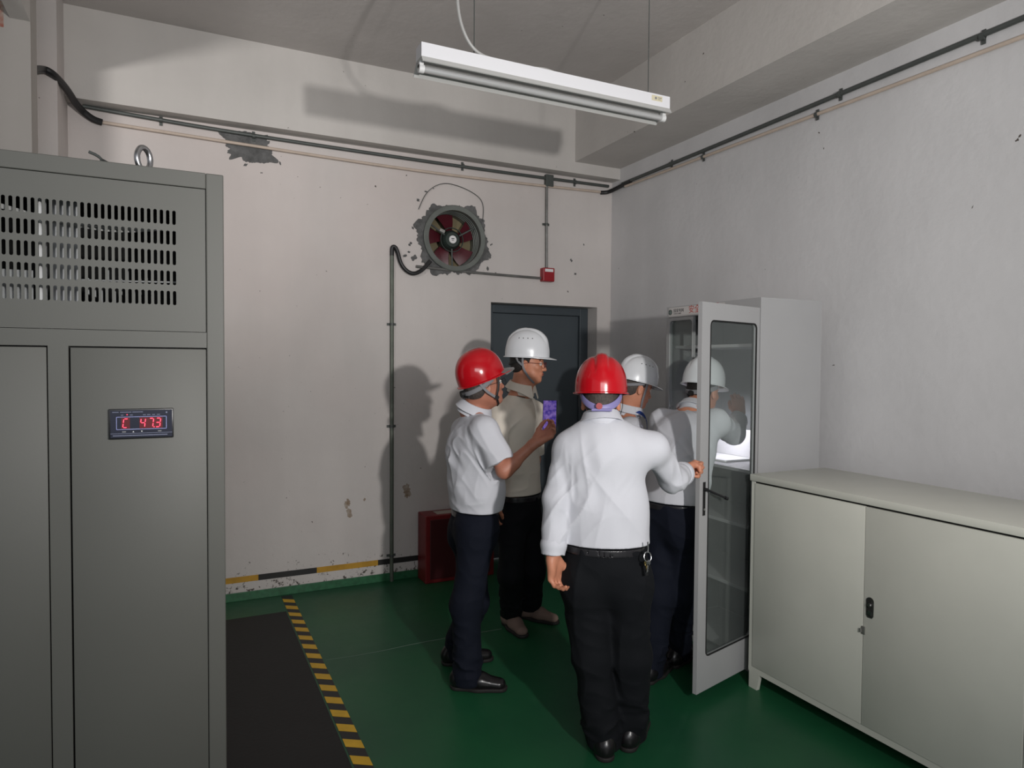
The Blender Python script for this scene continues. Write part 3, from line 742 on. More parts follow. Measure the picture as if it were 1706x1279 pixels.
mb = MB(); mb.box(0.019, TD-0.011, 0.0185, 0.0205, 0.06, 1.90); mb.box(0.019, TD-0.011, TW-0.0205, TW-0.0185, 0.06, 1.90); mb.box(TD-0.0125, TD-0.0105, 0.02, TW-0.02, 0.06, 1.90)
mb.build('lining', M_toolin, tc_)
for z in (1.735, 1.06, 0.76, 0.42):
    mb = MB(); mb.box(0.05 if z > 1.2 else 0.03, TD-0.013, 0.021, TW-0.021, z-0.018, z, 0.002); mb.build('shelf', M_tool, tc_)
mb = MB(); mb.box(-0.0012, -0.0002, 0.26, TW-0.022, 1.909, TH-0.006); mb.build('sign_strip', mat('sign_strip', lin(196, 192, 190), 0.5), tc_)
# emblem and lettering on the strip above the doors; the strip faces -x, so letters run towards -y
def front(yw, z): return fac_mat((0, -1, 0), (0, 0, 1), (-1, 0, 0), (-0.0013, yw, z))
yi = 3.317-TY0
mb = MB(); mb.lathe([(0, 0.0004), (0.0165, 0.0004), (0.0165, 0)], front(yi, 1.937), 32); mb.build('emblem', mat('emblem_green', lin(48, 66, 62), 0.5), tc_, label='dark round emblem')
mb = MB()
for t in (-0.008, 0.0, 0.008): mb.tube([(-0.013, t*0.3, 0.0009), (0, t, 0.0009), (0.013, t*0.3, 0.0009)], 0.0008, n=6)
mb.tube([(0, -0.0155, 0.0009), (0.004, 0, 0.0009), (0, 0.0155, 0.0009)], 0.0008, n=6)
bmesh.ops.transform(mb.bm, matrix=front(yi, 1.937), verts=mb.bm.verts); mb.build('emblem_lines', mat('emblem_line', lin(150, 160, 156), 0.5), tc_)
def lettering(name, s, size, y, z, m_):
    me = text_mesh(s, size, front(y, z)); me.name = name; me.materials.clear(); me.materials.append(m_)
    o = bpy.data.objects.new(name, me); COL.objects.link(o); o.parent = tc_; return o
M_ink = mat('ink', lin(44, 46, 48), 0.5); M_redink = mat('red_ink', lin(178, 62, 52), 0.5)
lettering('lettering', '国家电网', 0.0235, yi-0.030, 1.936, M_ink)
lettering('lettering', 'STATE GRID', 0.0125, yi-0.032, 1.922, M_ink)
lettering('lettering', '安全工具柜', 0.050, 3.152-TY0, 1.926, M_redink)
# glazed leaf: stiles, rails, black gasket, glass; u runs from the hinge to the free edge
def leaf(width, z0, z1, st, rail_t, rail_b, t=0.022, hingegap=0.0):
    """a door in local x (0..width), y thickness, z"""
    R_ = 0.025
    bm = bmesh.new()
    gx0, gx1, gz0, gz1 = st[0], width-st[1], z0+rail_b, z1-rail_t
    # frame as outline ring with rounded window
    inner = []
    for (cx, cz, a0) in ((gx1-R_, gz1-R_, 0), (gx0+R_, gz1-R_, 90), (gx0+R_, gz0+R_, 180), (gx1-R_, gz0+R_, 270)):
        for k in range(6):
            a = R(a0+18*k); inner.append((cx+R_*math.cos(a), cz+R_*math.sin(a)))
    outer = []
    for (cx, cz) in ((width, z1), (0, z1), (0, z0), (width, z0)): outer += [(cx, cz)]*6
    mb = MB()
    for y in (0, t):
        vi = [mb.bm.verts.new((p[0], y, p[1])) for p in inner]
        oc = [mb.bm.verts.new((p[0], y, p[1])) for p in ((width, z1), (0, z1), (0, z0), (width, z0))]
        n_ = 24
        for k in range(n_):
            k2 = (k+1) % n_
            c0, c1 = oc[k//6], oc[k2//6]
            if c0 is c1: mb.bm.faces.new((vi[k], vi[k2], c0))
            else: mb.bm.faces.new((vi[k], vi[k2], c1, c0))
        if y == 0: f0, o0 = vi, oc
        else:
            for k in range(n_): mb.bm.faces.new((f0[k], f0[(k+1) % n_], vi[(k+1) % n_], vi[k]))
            for k in range(4): mb.bm.faces.new((o0[k], o0[(k+1) % 4], oc[(k+1) % 4], oc[k]))
    gk = MB(); pts = [Vector((p[0], 0, p[1])) for p in inner]
    for y in (0.001, t-0.001):
        gk.tube([(p.x, y, p.z) for p in pts], 0.004, n=8, smooth=0, closed=True)
    gl = MB(); gl.box(gx0-0.005, gx1+0.005, t/2-0.002, t/2+0.002, gz0-0.005, gz1+0.005)
    return mb, gk, gl
# open door, hinged at the right front corner and swung out
mb, gk, gl = leaf(0.515, 0.055, 1.915, (0.030, 0.072), 0.085, 0.165)
hinge = Vector((-0.008, 0.024, 0)); free = Vector((2.172-TX, 2.488-TY0, 0)); ud = (free-hinge).normalized()
def door_obj(mbx, name, m_, par, smooth=False):
    o = mbx.build(name, m_, par, smooth); return o
od = mb.build('glazed_door', M_tool, tc_, label='open glazed door swung out towards the camera')
od.location = hinge; od.rotation_euler = (0, 0, math.atan2(ud.y, ud.x))
gk.build('gasket', M_gap, od, True); gl.build('glass_pane', M_glass, od)
# after the rotation local +y of the leaf points towards ... the side seen by the camera is y = t
mb = MB(); mb.box(0.466, 0.488, 0.0215, 0.0228, 0.905, 1.065, 0.0005); mb.build('lock_plate', M_gap, od)
mb = MB(); mb.cyl((0.477, 0.0225, 0.935), (0.477, 0.026, 0.935), 0.006, n=16); mb.build('lock_cylinder', M_steel, od)
mb = MB(); mb.cyl((0.475, 0.020, 1.03), (0.475, 0.042, 1.03), 0.008); mb.tube([(0.475, 0.038, 1.03), (0.44, 0.055, 1.013), (0.375, 0.075, 0.985)], 0.006, smooth=1); mb.cyl((0.380, 0.073, 0.987), (0.366, 0.078, 0.981), 0.009)
mb.build('door_handle', M_blackp, od, True, label='black lever handle')
for z in (0.25, 1.0, 1.72):
    mb = MB(); mb.cyl((0, 0, z-0.03), (0, 0, z+0.03), 0.006); mb.build('hinge', M_steel, od, True)
# the other leaf stays shut
mb, gk, gl = leaf(0.238, 0.062, 1.903, (0.026, 0.004), 0.016, 0.06, t=0.02)
cl_ = mb.build('glazed_door', M_tool, tc_, label='closed narrow glazed door at the far end')
cl_.location = (-0.0015, TW-0.003, 0); cl_.rotation_euler = (0, 0, -math.pi/2)
gk.build('gasket', M_tool, cl_, True); gl.build('glass_pane', M_glass, cl_)
# white case on the shelf, lit by the lamp in the cabinet
bx = thing('white_case', 'bright white case standing on the middle shelf inside the tall grey cabinet', 'box', (2.80, 2.95, 1.061))
MB().box(0, 0.22, 0, 0.30, 0, 0.012, 0.002).build('base', M_white, bx)
MB().box(0.208, 0.22, 0, 0.30, 0.013, 0.175, 0.002).build('back_panel', M_white, bx)
light('cabinet_lamp', 'AREA', (2.88, 3.06, 1.34), 1.7, (0.93, 0.88, 1.0), 0.10, (2.99, 3.09, 1.10))
# ------------------------------------------------------------------ implicit surfaces for bodies, clothes, hands, shoes
V3 = lambda *a: np.array(a, dtype=np.float64)
def nrm(v): v = np.asarray(v, float); return v/np.linalg.norm(v)
W = lambda px, py, d: np.array(at(px, py, d))
cR, cU, cF = np.array(RT), np.array(UP), np.array(fwd)

class Sdf:
    def __init__(s): s.items = []
    def add(s, fn, lo, hi, k=0.02, op='u'):
        s.items.append((fn, np.asarray(lo, float), np.asarray(hi, float), k, op)); return s
    def cone(s, a, b, ra, rb, k=0.02, flat=None, op='u'):
        a, b = np.asarray(a, float), np.asarray(b, float); ba = b-a; L2 = ba@ba
        ax, fk = (nrm(flat[0]), flat[1]) if flat else (None, 1)
        def f(p):
            v = p-a; h = np.clip(v@ba/L2, 0, 1); v = v-h[:, None]*ba
            if ax is not None:
                c = v@ax; v = v+(c*(1/fk-1))[:, None]*ax
            return np.sqrt((v*v).sum(1))-(ra+(rb-ra)*h)
        m_ = max(ra, rb)
        return s.add(f, np.minimum(a, b)-m_, np.maximum(a, b)+m_, k, op)
    def ell(s, c, M, r, k=0.02, op='u', power=2):
        """ellipsoid; rows of M are its axes, r its radii"""
        c = np.asarray(c, float); M = np.asarray(M, float); r = np.asarray(r, float); m_ = r.min()
        def f(p):
            q = ((p-c)@M.T)/r
            if power == 2: n0 = np.sqrt((q*q).sum(1))
            else: n0 = (np.abs(q)**power).sum(1)**(1/power)
            g = np.sqrt(((q/r)**2).sum(1))+1e-9
            return n0*(n0-1)/g
        e = np.abs(M.T)@r
        return s.add(f, c-e, c+e, k, op)
    def __call__(s, p):
        d = np.full(len(p), 1.0)
        for fn, lo, hi, k, op in s.items:
            mg = 0.06
            if op == 'g':
                d = fn(p, d); continue
            m_ = ((p > lo-mg) & (p < hi+mg)).all(1)
            if not m_.any(): continue
            v = fn(p[m_]); e = d[m_]
            if op == 'u':
                h = np.maximum(k-np.abs(v-e), 0)/k; r_ = np.minimum(v, e)-h*h*k*0.25
            elif op == 's':
                v = -v; h = np.maximum(k-np.abs(v-e), 0)/k; r_ = np.maximum(v, e)+h*h*k*0.25
            d[m_] = r_
        return d
    def bounds(s):
        lo = np.min([i[1] for i in s.items if i[4] == 'u'], 0); hi = np.max([i[2] for i in s.items if i[4] == 'u'], 0); return lo, hi

def polygonise(f, lo, hi, h):
    lo = np.asarray(lo)-3*h; hi = np.asarray(hi)+3*h
    B = 4; nb = np.ceil((hi-lo)/(h*B)).astype(int)+1; n = nb*B
    cc = [lo[i]+(np.arange(nb[i])*B+(B-1)/2)*h for i in range(3)]
    G = np.stack(np.meshgrid(*cc, indexing='ij'), -1).reshape(-1, 3)
    dc = f(G); act = np.abs(dc) < h*B*1.9
    F = np.repeat(np.repeat(np.repeat(np.where(dc < 0, -1.0, 1.0).reshape(nb).astype(np.float32), B, 0), B, 1), B, 2)
    ii = np.stack(np.unravel_index(np.nonzero(act)[0], nb), -1)*B
    off = np.stack(np.meshgrid(*[np.arange(B)]*3, indexing='ij'), -1).reshape(-1, 3)
    for s0 in range(0, len(ii), 6000):
        idx = (ii[s0:s0+6000, None, :]+off[None]).reshape(-1, 3)
        F[idx[:, 0], idx[:, 1], idx[:, 2]] = f(lo+idx*h)
    S = F < 0
    # cells crossed by the surface
    c = [S[a:S.shape[0]-1+a, b:S.shape[1]-1+b, d:S.shape[2]-1+d] for a in (0, 1) for b in (0, 1) for d in (0, 1)]
    anyv = np.logical_or.reduce(c); allv = np.logical_and.reduce(c); cell = anyv & ~allv
    ci = np.stack(np.nonzero(cell), -1)
    if len(ci) == 0: return np.zeros((0, 3)), np.zeros((0, 4), int)
    corners = np.array([(a, b, d) for a in (0, 1) for b in (0, 1) for d in (0, 1)])
    val = np.stack([F[tuple((ci+q).T)] for q in corners], 1)
    acc = np.zeros((len(ci), 3)); cnt = np.zeros(len(ci))
    for i in range(8):
        for j in range(i+1, 8):
            if np.abs(corners[i]-corners[j]).sum() != 1: continue
            a, b = val[:, i], val[:, j]; x = (a < 0) != (b < 0)
            t = a[x]/(a[x]-b[x]); acc[x] += corners[i]+(corners[j]-corners[i])*t[:, None]; cnt[x] += 1
    P = lo+(ci+acc/cnt[:, None])*h
    vid = np.full(cell.shape, -1, np.int32); vid[tuple(ci.T)] = np.arange(len(ci))
    Q = []
    for ax in range(3):
        o1, o2 = [(1, 2), (2, 0), (0, 1)][ax]
        s0 = [slice(None)]*3; s1 = [slice(None)]*3; s0[ax] = slice(0, -1); s1[ax] = slice(1, None)
        A, Bv = S[tuple(s0)], S[tuple(s1)]
        e = np.stack(np.nonzero(A != Bv), -1); e = e[(e[:, o1] > 0) & (e[:, o2] > 0)]
        ok = np.ones(len(e), bool)
        for q in range(3): ok &= e[:, q] < cell.shape[q]
        e = e[ok]
        u = np.zeros(3, int); v = np.zeros(3, int); u[o1] = 1; v[o2] = 1
        q = np.stack([vid[tuple((e-u-v).T)], vid[tuple((e-v).T)], vid[tuple(e.T)], vid[tuple((e-u).T)]], 1)
        fl = ~A[tuple(e.T)]
        q[fl] = q[fl][:, ::-1]; Q.append(q)
    Q = np.concatenate(Q); Q = Q[(Q >= 0).all(1)]
    return P, Q

def sdf_mesh(name, f, lo, hi, h, material, parent=None, label=None, relax=1):
    P, Q = polygonise(f, lo, hi, h)
    for _ in range(relax):                       # a light smoothing pass removes the grid look
        acc = np.zeros_like(P); cnt = np.zeros(len(P))
        for a, b in ((0, 1), (1, 2), (2, 3), (3, 0)):
            np.add.at(acc, Q[:, a], P[Q[:, b]]); np.add.at(cnt, Q[:, a], 1)
            np.add.at(acc, Q[:, b], P[Q[:, a]]); np.add.at(cnt, Q[:, b], 1)
        P = P*0.5+0.5*acc/np.maximum(cnt, 1)[:, None]
    me = bpy.data.meshes.new(name)
    base = np.zeros(3)
    if parent is not None: base = np.array(parent_world(parent))
    me.vertices.add(len(P)); me.vertices.foreach_set('co', (P-base).astype(np.float32).ravel())
    me.loops.add(len(Q)*4); me.loops.foreach_set('vertex_index', Q.astype(np.int32).ravel())
    me.polygons.add(len(Q)); me.polygons.foreach_set('loop_start', np.arange(0, len(Q)*4, 4, dtype=np.int32))
    try: me.polygons.foreach_set('loop_total', np.full(len(Q), 4, dtype=np.int32))
    except Exception: pass
    me.polygons.foreach_set('use_smooth', np.ones(len(Q), dtype=bool))
    me.update(calc_edges=True); me.validate()
    me.materials.append(material)
    o = bpy.data.objects.new(name, me); COL.objects.link(o)
    if parent is not None: o.parent = parent
    if label: o['label'] = label
    return o
def parent_world(o):
    v = Vector((0, 0, 0))
    while o is not None: v = v+o.location; o = o.parent
    return v
def wmesh(mb, name, m_, parent, smooth=True, label=None):
    """link a mesh given in room coordinates under a thing that stands elsewhere"""
    base = parent_world(parent)
    bmesh.ops.translate(mb.bm, verts=mb.bm.verts, vec=-base)
    return mb.build(name, m_, parent, smooth, label=label)

_rng = np.random.RandomState(7); _lat = _rng.rand(32, 32, 32)
def vnoise(p):
    i = np.floor(p).astype(int); f = p-i; f = f*f*(3-2*f); i &= 31; j = (i+1) & 31
    g = lambda a, b, c: _lat[a, b, c]
    x0, y0, z0, x1, y1, z1 = i[:, 0], i[:, 1], i[:, 2], j[:, 0], j[:, 1], j[:, 2]
    fx, fy, fz = f.T
    a = g(x0, y0, z0)*(1-fx)+g(x1, y0, z0)*fx; b = g(x0, y1, z0)*(1-fx)+g(x1, y1, z0)*fx
    c = g(x0, y0, z1)*(1-fx)+g(x1, y0, z1)*fx; d = g(x0, y1, z1)*(1-fx)+g(x1, y1, z1)*fx
    return (a*(1-fy)+b*fy)*(1-fz)+(c*(1-fy)+d*fy)*fz
def folds(p, along, across, seed, stretch=4.0, freq=14.0):
    """ridges running along one direction, as pulled cloth makes them; -1..1"""
    along = nrm(along); across = nrm(np.asarray(across)-along*(np.asarray(across)@along)); th = np.cross(along, across)
    q = np.stack([p@along/stretch, p@across, p@th*0.6], 1)*freq+seed*7.3
    w_ = vnoise(q*0.6+3.1)*1.2
    q[:, 1] += w_
    n = vnoise(q); x = np.abs(2*n-1); return 1-2*x**0.7

# --------- parts of a figure ------------------------------------------------
def frame(f, up=(0, 0, 1)):
    """rows: forward, left, up"""
    f = nrm(f); l = nrm(np.cross(up, f)); u = np.cross(f, l); return np.array([f, l, u])

def head_prims(S, c, M, s=1.0, ears=True):
    g = lambda x, y, z: c+s*(x*M[0]+y*M[1]+z*M[2])
    def E(p, r, k=0.02, op='u', power=2): S.ell(g(*p), M, np.array(r)*s, k*s, op, power)
    def C(p, q, a, b, k=0.012, op='u', flat=None): S.cone(g(*p), g(*q), a*s, b*s, k*s, flat, op)
    E((-0.012, 0, 0.035), (0.094, 0.075, 0.082))
    E((0.022, 0, -0.022), (0.060, 0.062, 0.080), 0.03)
    E((0.030, 0, -0.070), (0.048, 0.050, 0.040), 0.03)
    E((0.060, 0, -0.098), (0.022, 0.024, 0.016), 0.025)
    C((0.074, -0.026, 0.022), (0.074, 0.026, 0.022), 0.013, 0.013, 0.015)           # brow
    C((0.060, -0.046, -0.022), (0.068, -0.026, -0.030), 0.013, 0.012, 0.02)          # cheekbones
    C((0.060, 0.046, -0.022), (0.068, 0.026, -0.030), 0.013, 0.012, 0.02)
    C((0.081, 0, 0.006), (0.102, 0, -0.034), 0.0075, 0.0105, 0.010)                 # nose
    for y in (-1, 1): E((0.090, y*0.011, -0.036), (0.011, 0.008, 0.008), 0.008)
    for y in (-1, 1): E((0.092, y*0.032, -0.001), (0.013, 0.015, 0.009), 0.012, 's')
    C((0.078, -0.018, -0.060), (0.078, 0.018, -0.060), 0.0095, 0.0095, 0.012)
    C((0.086, -0.013, -0.0565), (0.086, 0.013, -0.0565), 0.0048, 0.0048, 0.006)
    C((0.085, -0.011, -0.0665), (0.085, 0.011, -0.0665), 0.0055, 0.0055, 0.006)
    E((0.094, 0, -0.0615), (0.008, 0.022, 0.0012), 0.003, 's')
    for y in (-1, 1):
        if not ears: continue
        ax = nrm(M[1]*y-0.45*M[0])
        EM = np.array([nrm(np.cross(M[2], ax)), ax, M[2]])
        S.ell(g(-0.012, y*0.077, -0.012), EM, np.array((0.017, 0.007, 0.031))*s, 0.006*s)
        S.ell(g(-0.006, y*0.087, -0.008), EM, np.array((0.009, 0.006, 0.017))*s, 0.004*s, 's')

def hand(S, w_, d, n, t, curl=(0.6, 0.7, 0.5), s=1.0, spread=0.02, thumb=0.5, r=0.0088, fingers=None):
    """w_ wrist, d towards the fingers, n palm normal (out of the palm), t towards the thumb side"""
    d = nrm(d); n = nrm(n-d*(n@d)); t = nrm(t-d*(t@d)-n*(t@n))
    g = lambda a, b, c: w_+s*(a*d+b*t+c*n)
    ys = (0.030, 0.010, -0.010, -0.029); Ls = (0.070, 0.078, 0.073, 0.058); xs = (0.088, 0.092, 0.087, 0.079)
    S.cone(g(-0.02, 0, 0), g(0.015, 0, 0), 0.027*s, 0.027*s, 0.02, (n, 0.72))
    for y, x in zip(ys, xs): S.cone(g(0.012, y*0.6, 0), g(x, y, -0.001), 0.0145*s, 0.0115*s, 0.014)
    S.ell(g(0.035, 0.024, 0.010), np.array([d, t, n]), np.array((0.030, 0.015, 0.014))*s, 0.012)
    S.ell(g(0.035, -0.022, 0.008), np.array([d, t, n]), np.array((0.032, 0.013, 0.012))*s, 0.012)
    for i, (y, x, L) in enumerate(zip(ys, xs, Ls)):
        cu = fingers[i] if fingers else curl
        p = g(x, y, 0); a = 0; sp = (1.5-i)*spread
        for j, (fr_, c) in enumerate(zip((0.46, 0.30, 0.24), cu)):
            a += c; dr = d*math.cos(a)+n*math.sin(a)+t*sp*math.cos(a); q = p+nrm(dr)*L*fr_*s
            S.cone(p, q, r*s*(1.06-0.08*j), r*s*(0.99-0.08*j), 0.005); p = q
    p0 = g(0.020, 0.020, 0.006); a = thumb
    p1 = g(0.050, 0.042+0.004*(1-a), 0.010+0.016*a); p2 = p1+s*0.034*nrm(d*(0.9)+t*(0.35-0.5*a)+n*(0.15+0.7*a)); p3 = p2+s*0.026*nrm(d*0.85+t*(0.1-0.55*a)+n*(0.2+0.75*a))
    if a > 1: p1 = g(0.046, 0.030, 0.016); p2 = p1+s*0.026*nrm(d*0.2-t*0.35+n*0.8); p3 = p2+s*0.020*nrm(-d*0.2-t*0.8+n*0.3)
    S.cone(p0, p1, 0.0155*s, 0.0125*s, 0.012); S.cone(p1, p2, 0.0118*s, 0.0105*s, 0.006); S.cone(p2, p3, 0.0105*s, 0.0088*s, 0.005)

def shoe_sdf(ank, toe, s=1.0, bulk=1.0):
    """ank = point on the floor under the ankle, toe = direction; returns upper and sole fields"""
    x = nrm(np.array([toe[0], toe[1], 0])); y = np.array([-x[1], x[0], 0]); z = V3(0, 0, 1)
    g = lambda a, b, c: np.array([ank[0], ank[1], 0])+s*(a*x+b*y+c*z)
    U = Sdf(); f = (z, 0.85)
    U.ell(g(-0.045, 0, 0.045), np.array([x, y, z]), np.array((0.040, 0.035, 0.040))*s*bulk, 0.03)
    U.cone(g(-0.03, 0, 0.045), g(0.06, 0.0, 0.045), 0.036*s*bulk, 0.036*s*bulk, 0.03)
    U.cone(g(0.06, 0, 0.040), g(0.145, 0.0, 0.030), 0.042*s*bulk, 0.034*s, 0.03, (z, 0.75))
    U.cone(g(-0.03, 0, 0.05), g(-0.025, 0, 0.095), 0.037*s, 0.034*s, 0.03)
    U.add(lambda p, d: np.maximum(d, 0.014*s-p[:, 2]), (0, 0, 0), (0, 0, 0), op='g')
    T = Sdf()
    T.cone(g(-0.045, 0, 0.012), g(0.05, 0, 0.012), 0.037*s*bulk, 0.036*s*bulk, 0.03)
    T.cone(g(0.05, 0, 0.012), g(0.150, 0, 0.012), 0.044*s*bulk, 0.037*s, 0.03)
    T.add(lambda p, d: np.maximum(d, np.abs(p[:, 2]-0.010)-0.0095), (0, 0, 0), (0, 0, 0), op='g')
    return U, T

def helmet(parent, c, f, up_, s, m_shell, kind='v', vents=True, vent_side=-1, brim_mat=None):
    """hard hat: c = centre of the rim plane, f = towards the visor"""
    M = frame(f, up_); base = np.array(parent_world(parent))
    A, Bq, Hh = 0.130*s, 0.110*s, 0.142*s
    NA, NT = 96, 26
    def P(a, t, inner=0.0):
        """a azimuth, t 0 top .. 1 rim"""
        th = t*math.pi/2
        e = 2.25
        ct, st = max(1e-6, math.cos(th)), max(1e-6, math.sin(th))
        rr = st**(2/e*1.0); zz = ct**(2/e*1.12)
        rr = st**0.86; zz = ct**0.92
        x = A*rr*math.cos(a); y = Bq*rr*math.sin(a); z = Hh*zz
        # crown ridge with a groove on either side (V-shaped helmet)
        q = abs(y)/Bq; rid = 0
        if z > 0.35*Hh and kind == 'v':
            wr = 0.20+0.10*max(0, x/A)
            fade = min(1, (z/Hh-0.35)/0.3)*(0.7+0.3*(1 if x > -0.5*A else 0.4))
            rid = 0.0075*s*(1/(1+math.exp((q-wr)*38)))*fade-0.0035*s*math.exp(-((q-wr-0.09)/0.06)**2)*fade
            if x < 0: rid += 0.002*s*math.exp(-(q/0.05)**2)*fade
        nx = np.array([x/A**2, y/Bq**2, z/Hh**2]); nx = nx/np.linalg.norm(nx)
        p = np.array([x, y, z])+nx*(rid-inner)
        return p
    bm = bmesh.new()
    def vert(p): 
        q = c+p[0]*M[0]+p[1]*M[1]+p[2]*M[2]-base; return bm.verts.new(q)
    rings = []
    for j in range(1, NT+1): rings.append([P(2*math.pi*i/NA, j/NT) for i in range(NA)])
    # skirt, flared lip and visor
    def lip(i, w_, dz, vis):
        a = 2*math.pi*i/NA; b = rings_rim[i]; o = np.array([math.cos(a)/A, math.sin(a)/Bq, 0]); o = o/np.linalg.norm(o)
        v = max(0, math.cos(a))**2.2 if abs(a if a < math.pi else a-2*math.pi) < math.pi/2 else 0
        return b+o*(w_+vis*v)+np.array([0, 0, dz-0.010*s*v*(vis/0.05) if vis else dz])
    rings_rim = rings[-1]
    rings.append([r_+np.array([0, 0, -0.016*s]) for r_ in rings[-1]])
    body_end = len(rings)
    prev = rings[-1]
    rings_rim = prev
    rings.append([lip(i, 0.004*s, -0.001, 0.012*s) for i in range(NA)])
    rings.append([lip(i, 0.009*s, -0.004*s, 0.034*s) for i in range(NA)])
    rings.append([lip(i, 0.009*s, -0.0075*s, 0.034*s) for i in range(NA)])
    rings.append([lip(i, 0.003*s, -0.006*s, 0.010*s) for i in range(NA)])
    inn = [[P(2*math.pi*i/NA, j/NT, 0.003*s)+(np.array([0, 0, -0.016*s]) if j == NT else 0) for i in range(NA)] for j in range(NT, 0, -2)]
    rings += inn
    R0 = [[vert(p) for p in r_] for r_ in rings]
    top = vert(P(0, 0.0001)); it = vert(P(0, 0.0001, 0.003*s))
    for i in range(NA):
        i2 = (i+1) % NA
        bm.faces.new((top, R0[0][i], R0[0][i2]))
        for j in range(len(R0)-1): bm.faces.new((R0[j][i], R0[j+1][i], R0[j+1][i2], R0[j][i2]))
        bm.faces.new((it, R0[-1][i2], R0[-1][i]))
    mb = MB(); mb.bm.free(); mb.bm = bm
    o = mb.build('helmet', m_shell, parent, True, angle=50)
    if brim_mat is not None:                                   # a brim of its own colour
        mb = MB(); rows = []
        for r_, dz in ((0.000, -0.004), (0.030, -0.010), (0.058, -0.020)):
            rows.append([c+M[0]*(0+math.cos(q)*(A+r_*s*math.cos(q*1.3)))+M[1]*math.sin(q)*(Bq+r_*s*0.5)+M[2]*((-0.012+dz)*s) for q in [R(-52+104*k/20) for k in range(21)]])
        V = []
        for off in (0, 0.004):
            V.append([[mb.bm.verts.new(Vector(p-base+M[2]*off)) for p in rw] for rw in rows])
        for W_ in V:
            for j in range(2):
                for k in range(20): mb.bm.faces.new((W_[j][k], W_[j][k+1], W_[j+1][k+1], W_[j+1][k]))
        for k in range(20): mb.bm.faces.new((V[0][2][k], V[0][2][k+1], V[1][2][k+1], V[1][2][k]))
        for e in (0, 20):
            for j in range(2): mb.bm.faces.new((V[0][j][e], V[0][j+1][e], V[1][j+1][e], V[1][j][e]))
        mb.build('brim', brim_mat, o, True, label='grey translucent-looking brim')
    if vents:
        for i in range(4):
            a = math.pi/2*vent_side+(-0.36+0.24*i)*1.0
            t = 0.60; p = P(a, t); n_ = P(a, t, -0.01)-p; n_ = nrm(n_)
            q = c+p@M-base; nn = n_@M
            mb = MB(); mb.cyl(Vector(q-nn*0.001), Vector(q+nn*0.0006), 0.0032*s, n=12); mb.build('vent_hole', M_gap, o)
    return o, (A, Bq, M)

def band(parent, c, M, A, Bq, a0, a1, z0, z1, wd, m_, name='headband', off=0.0, t=0.0025):
    """strap round the head from azimuth a0 to a1 (degrees), 0 = front"""
    pts = []
    n = 22
    for k in range(n+1):
        u = k/n; a = R(a0+(a1-a0)*u); z = z0+(z1-z0)*(math.sin(math.pi*u) if z0 != z1 else 0)
        pts.append(Vector(c+M[0]*math.cos(a)*(A+off)+M[1]*math.sin(a)*(Bq+off)+M[2]*z))
    mb = MB(); cc = Vector(c)
    mb.tube(pts, 0.01, n=10, smooth=0, flat=(wd/2, t, lambda p: (p-cc-Vector(M[2])*(p-cc).dot(Vector(M[2])))))
    return wmesh(mb, name, m_, parent)

def limb(S, pts, rad, k=0.03, flat=None, op='u'):
    for i in range(len(pts)-1): S.cone(pts[i], pts[i+1], rad[i], rad[i+1], k, flat, op)
    return S

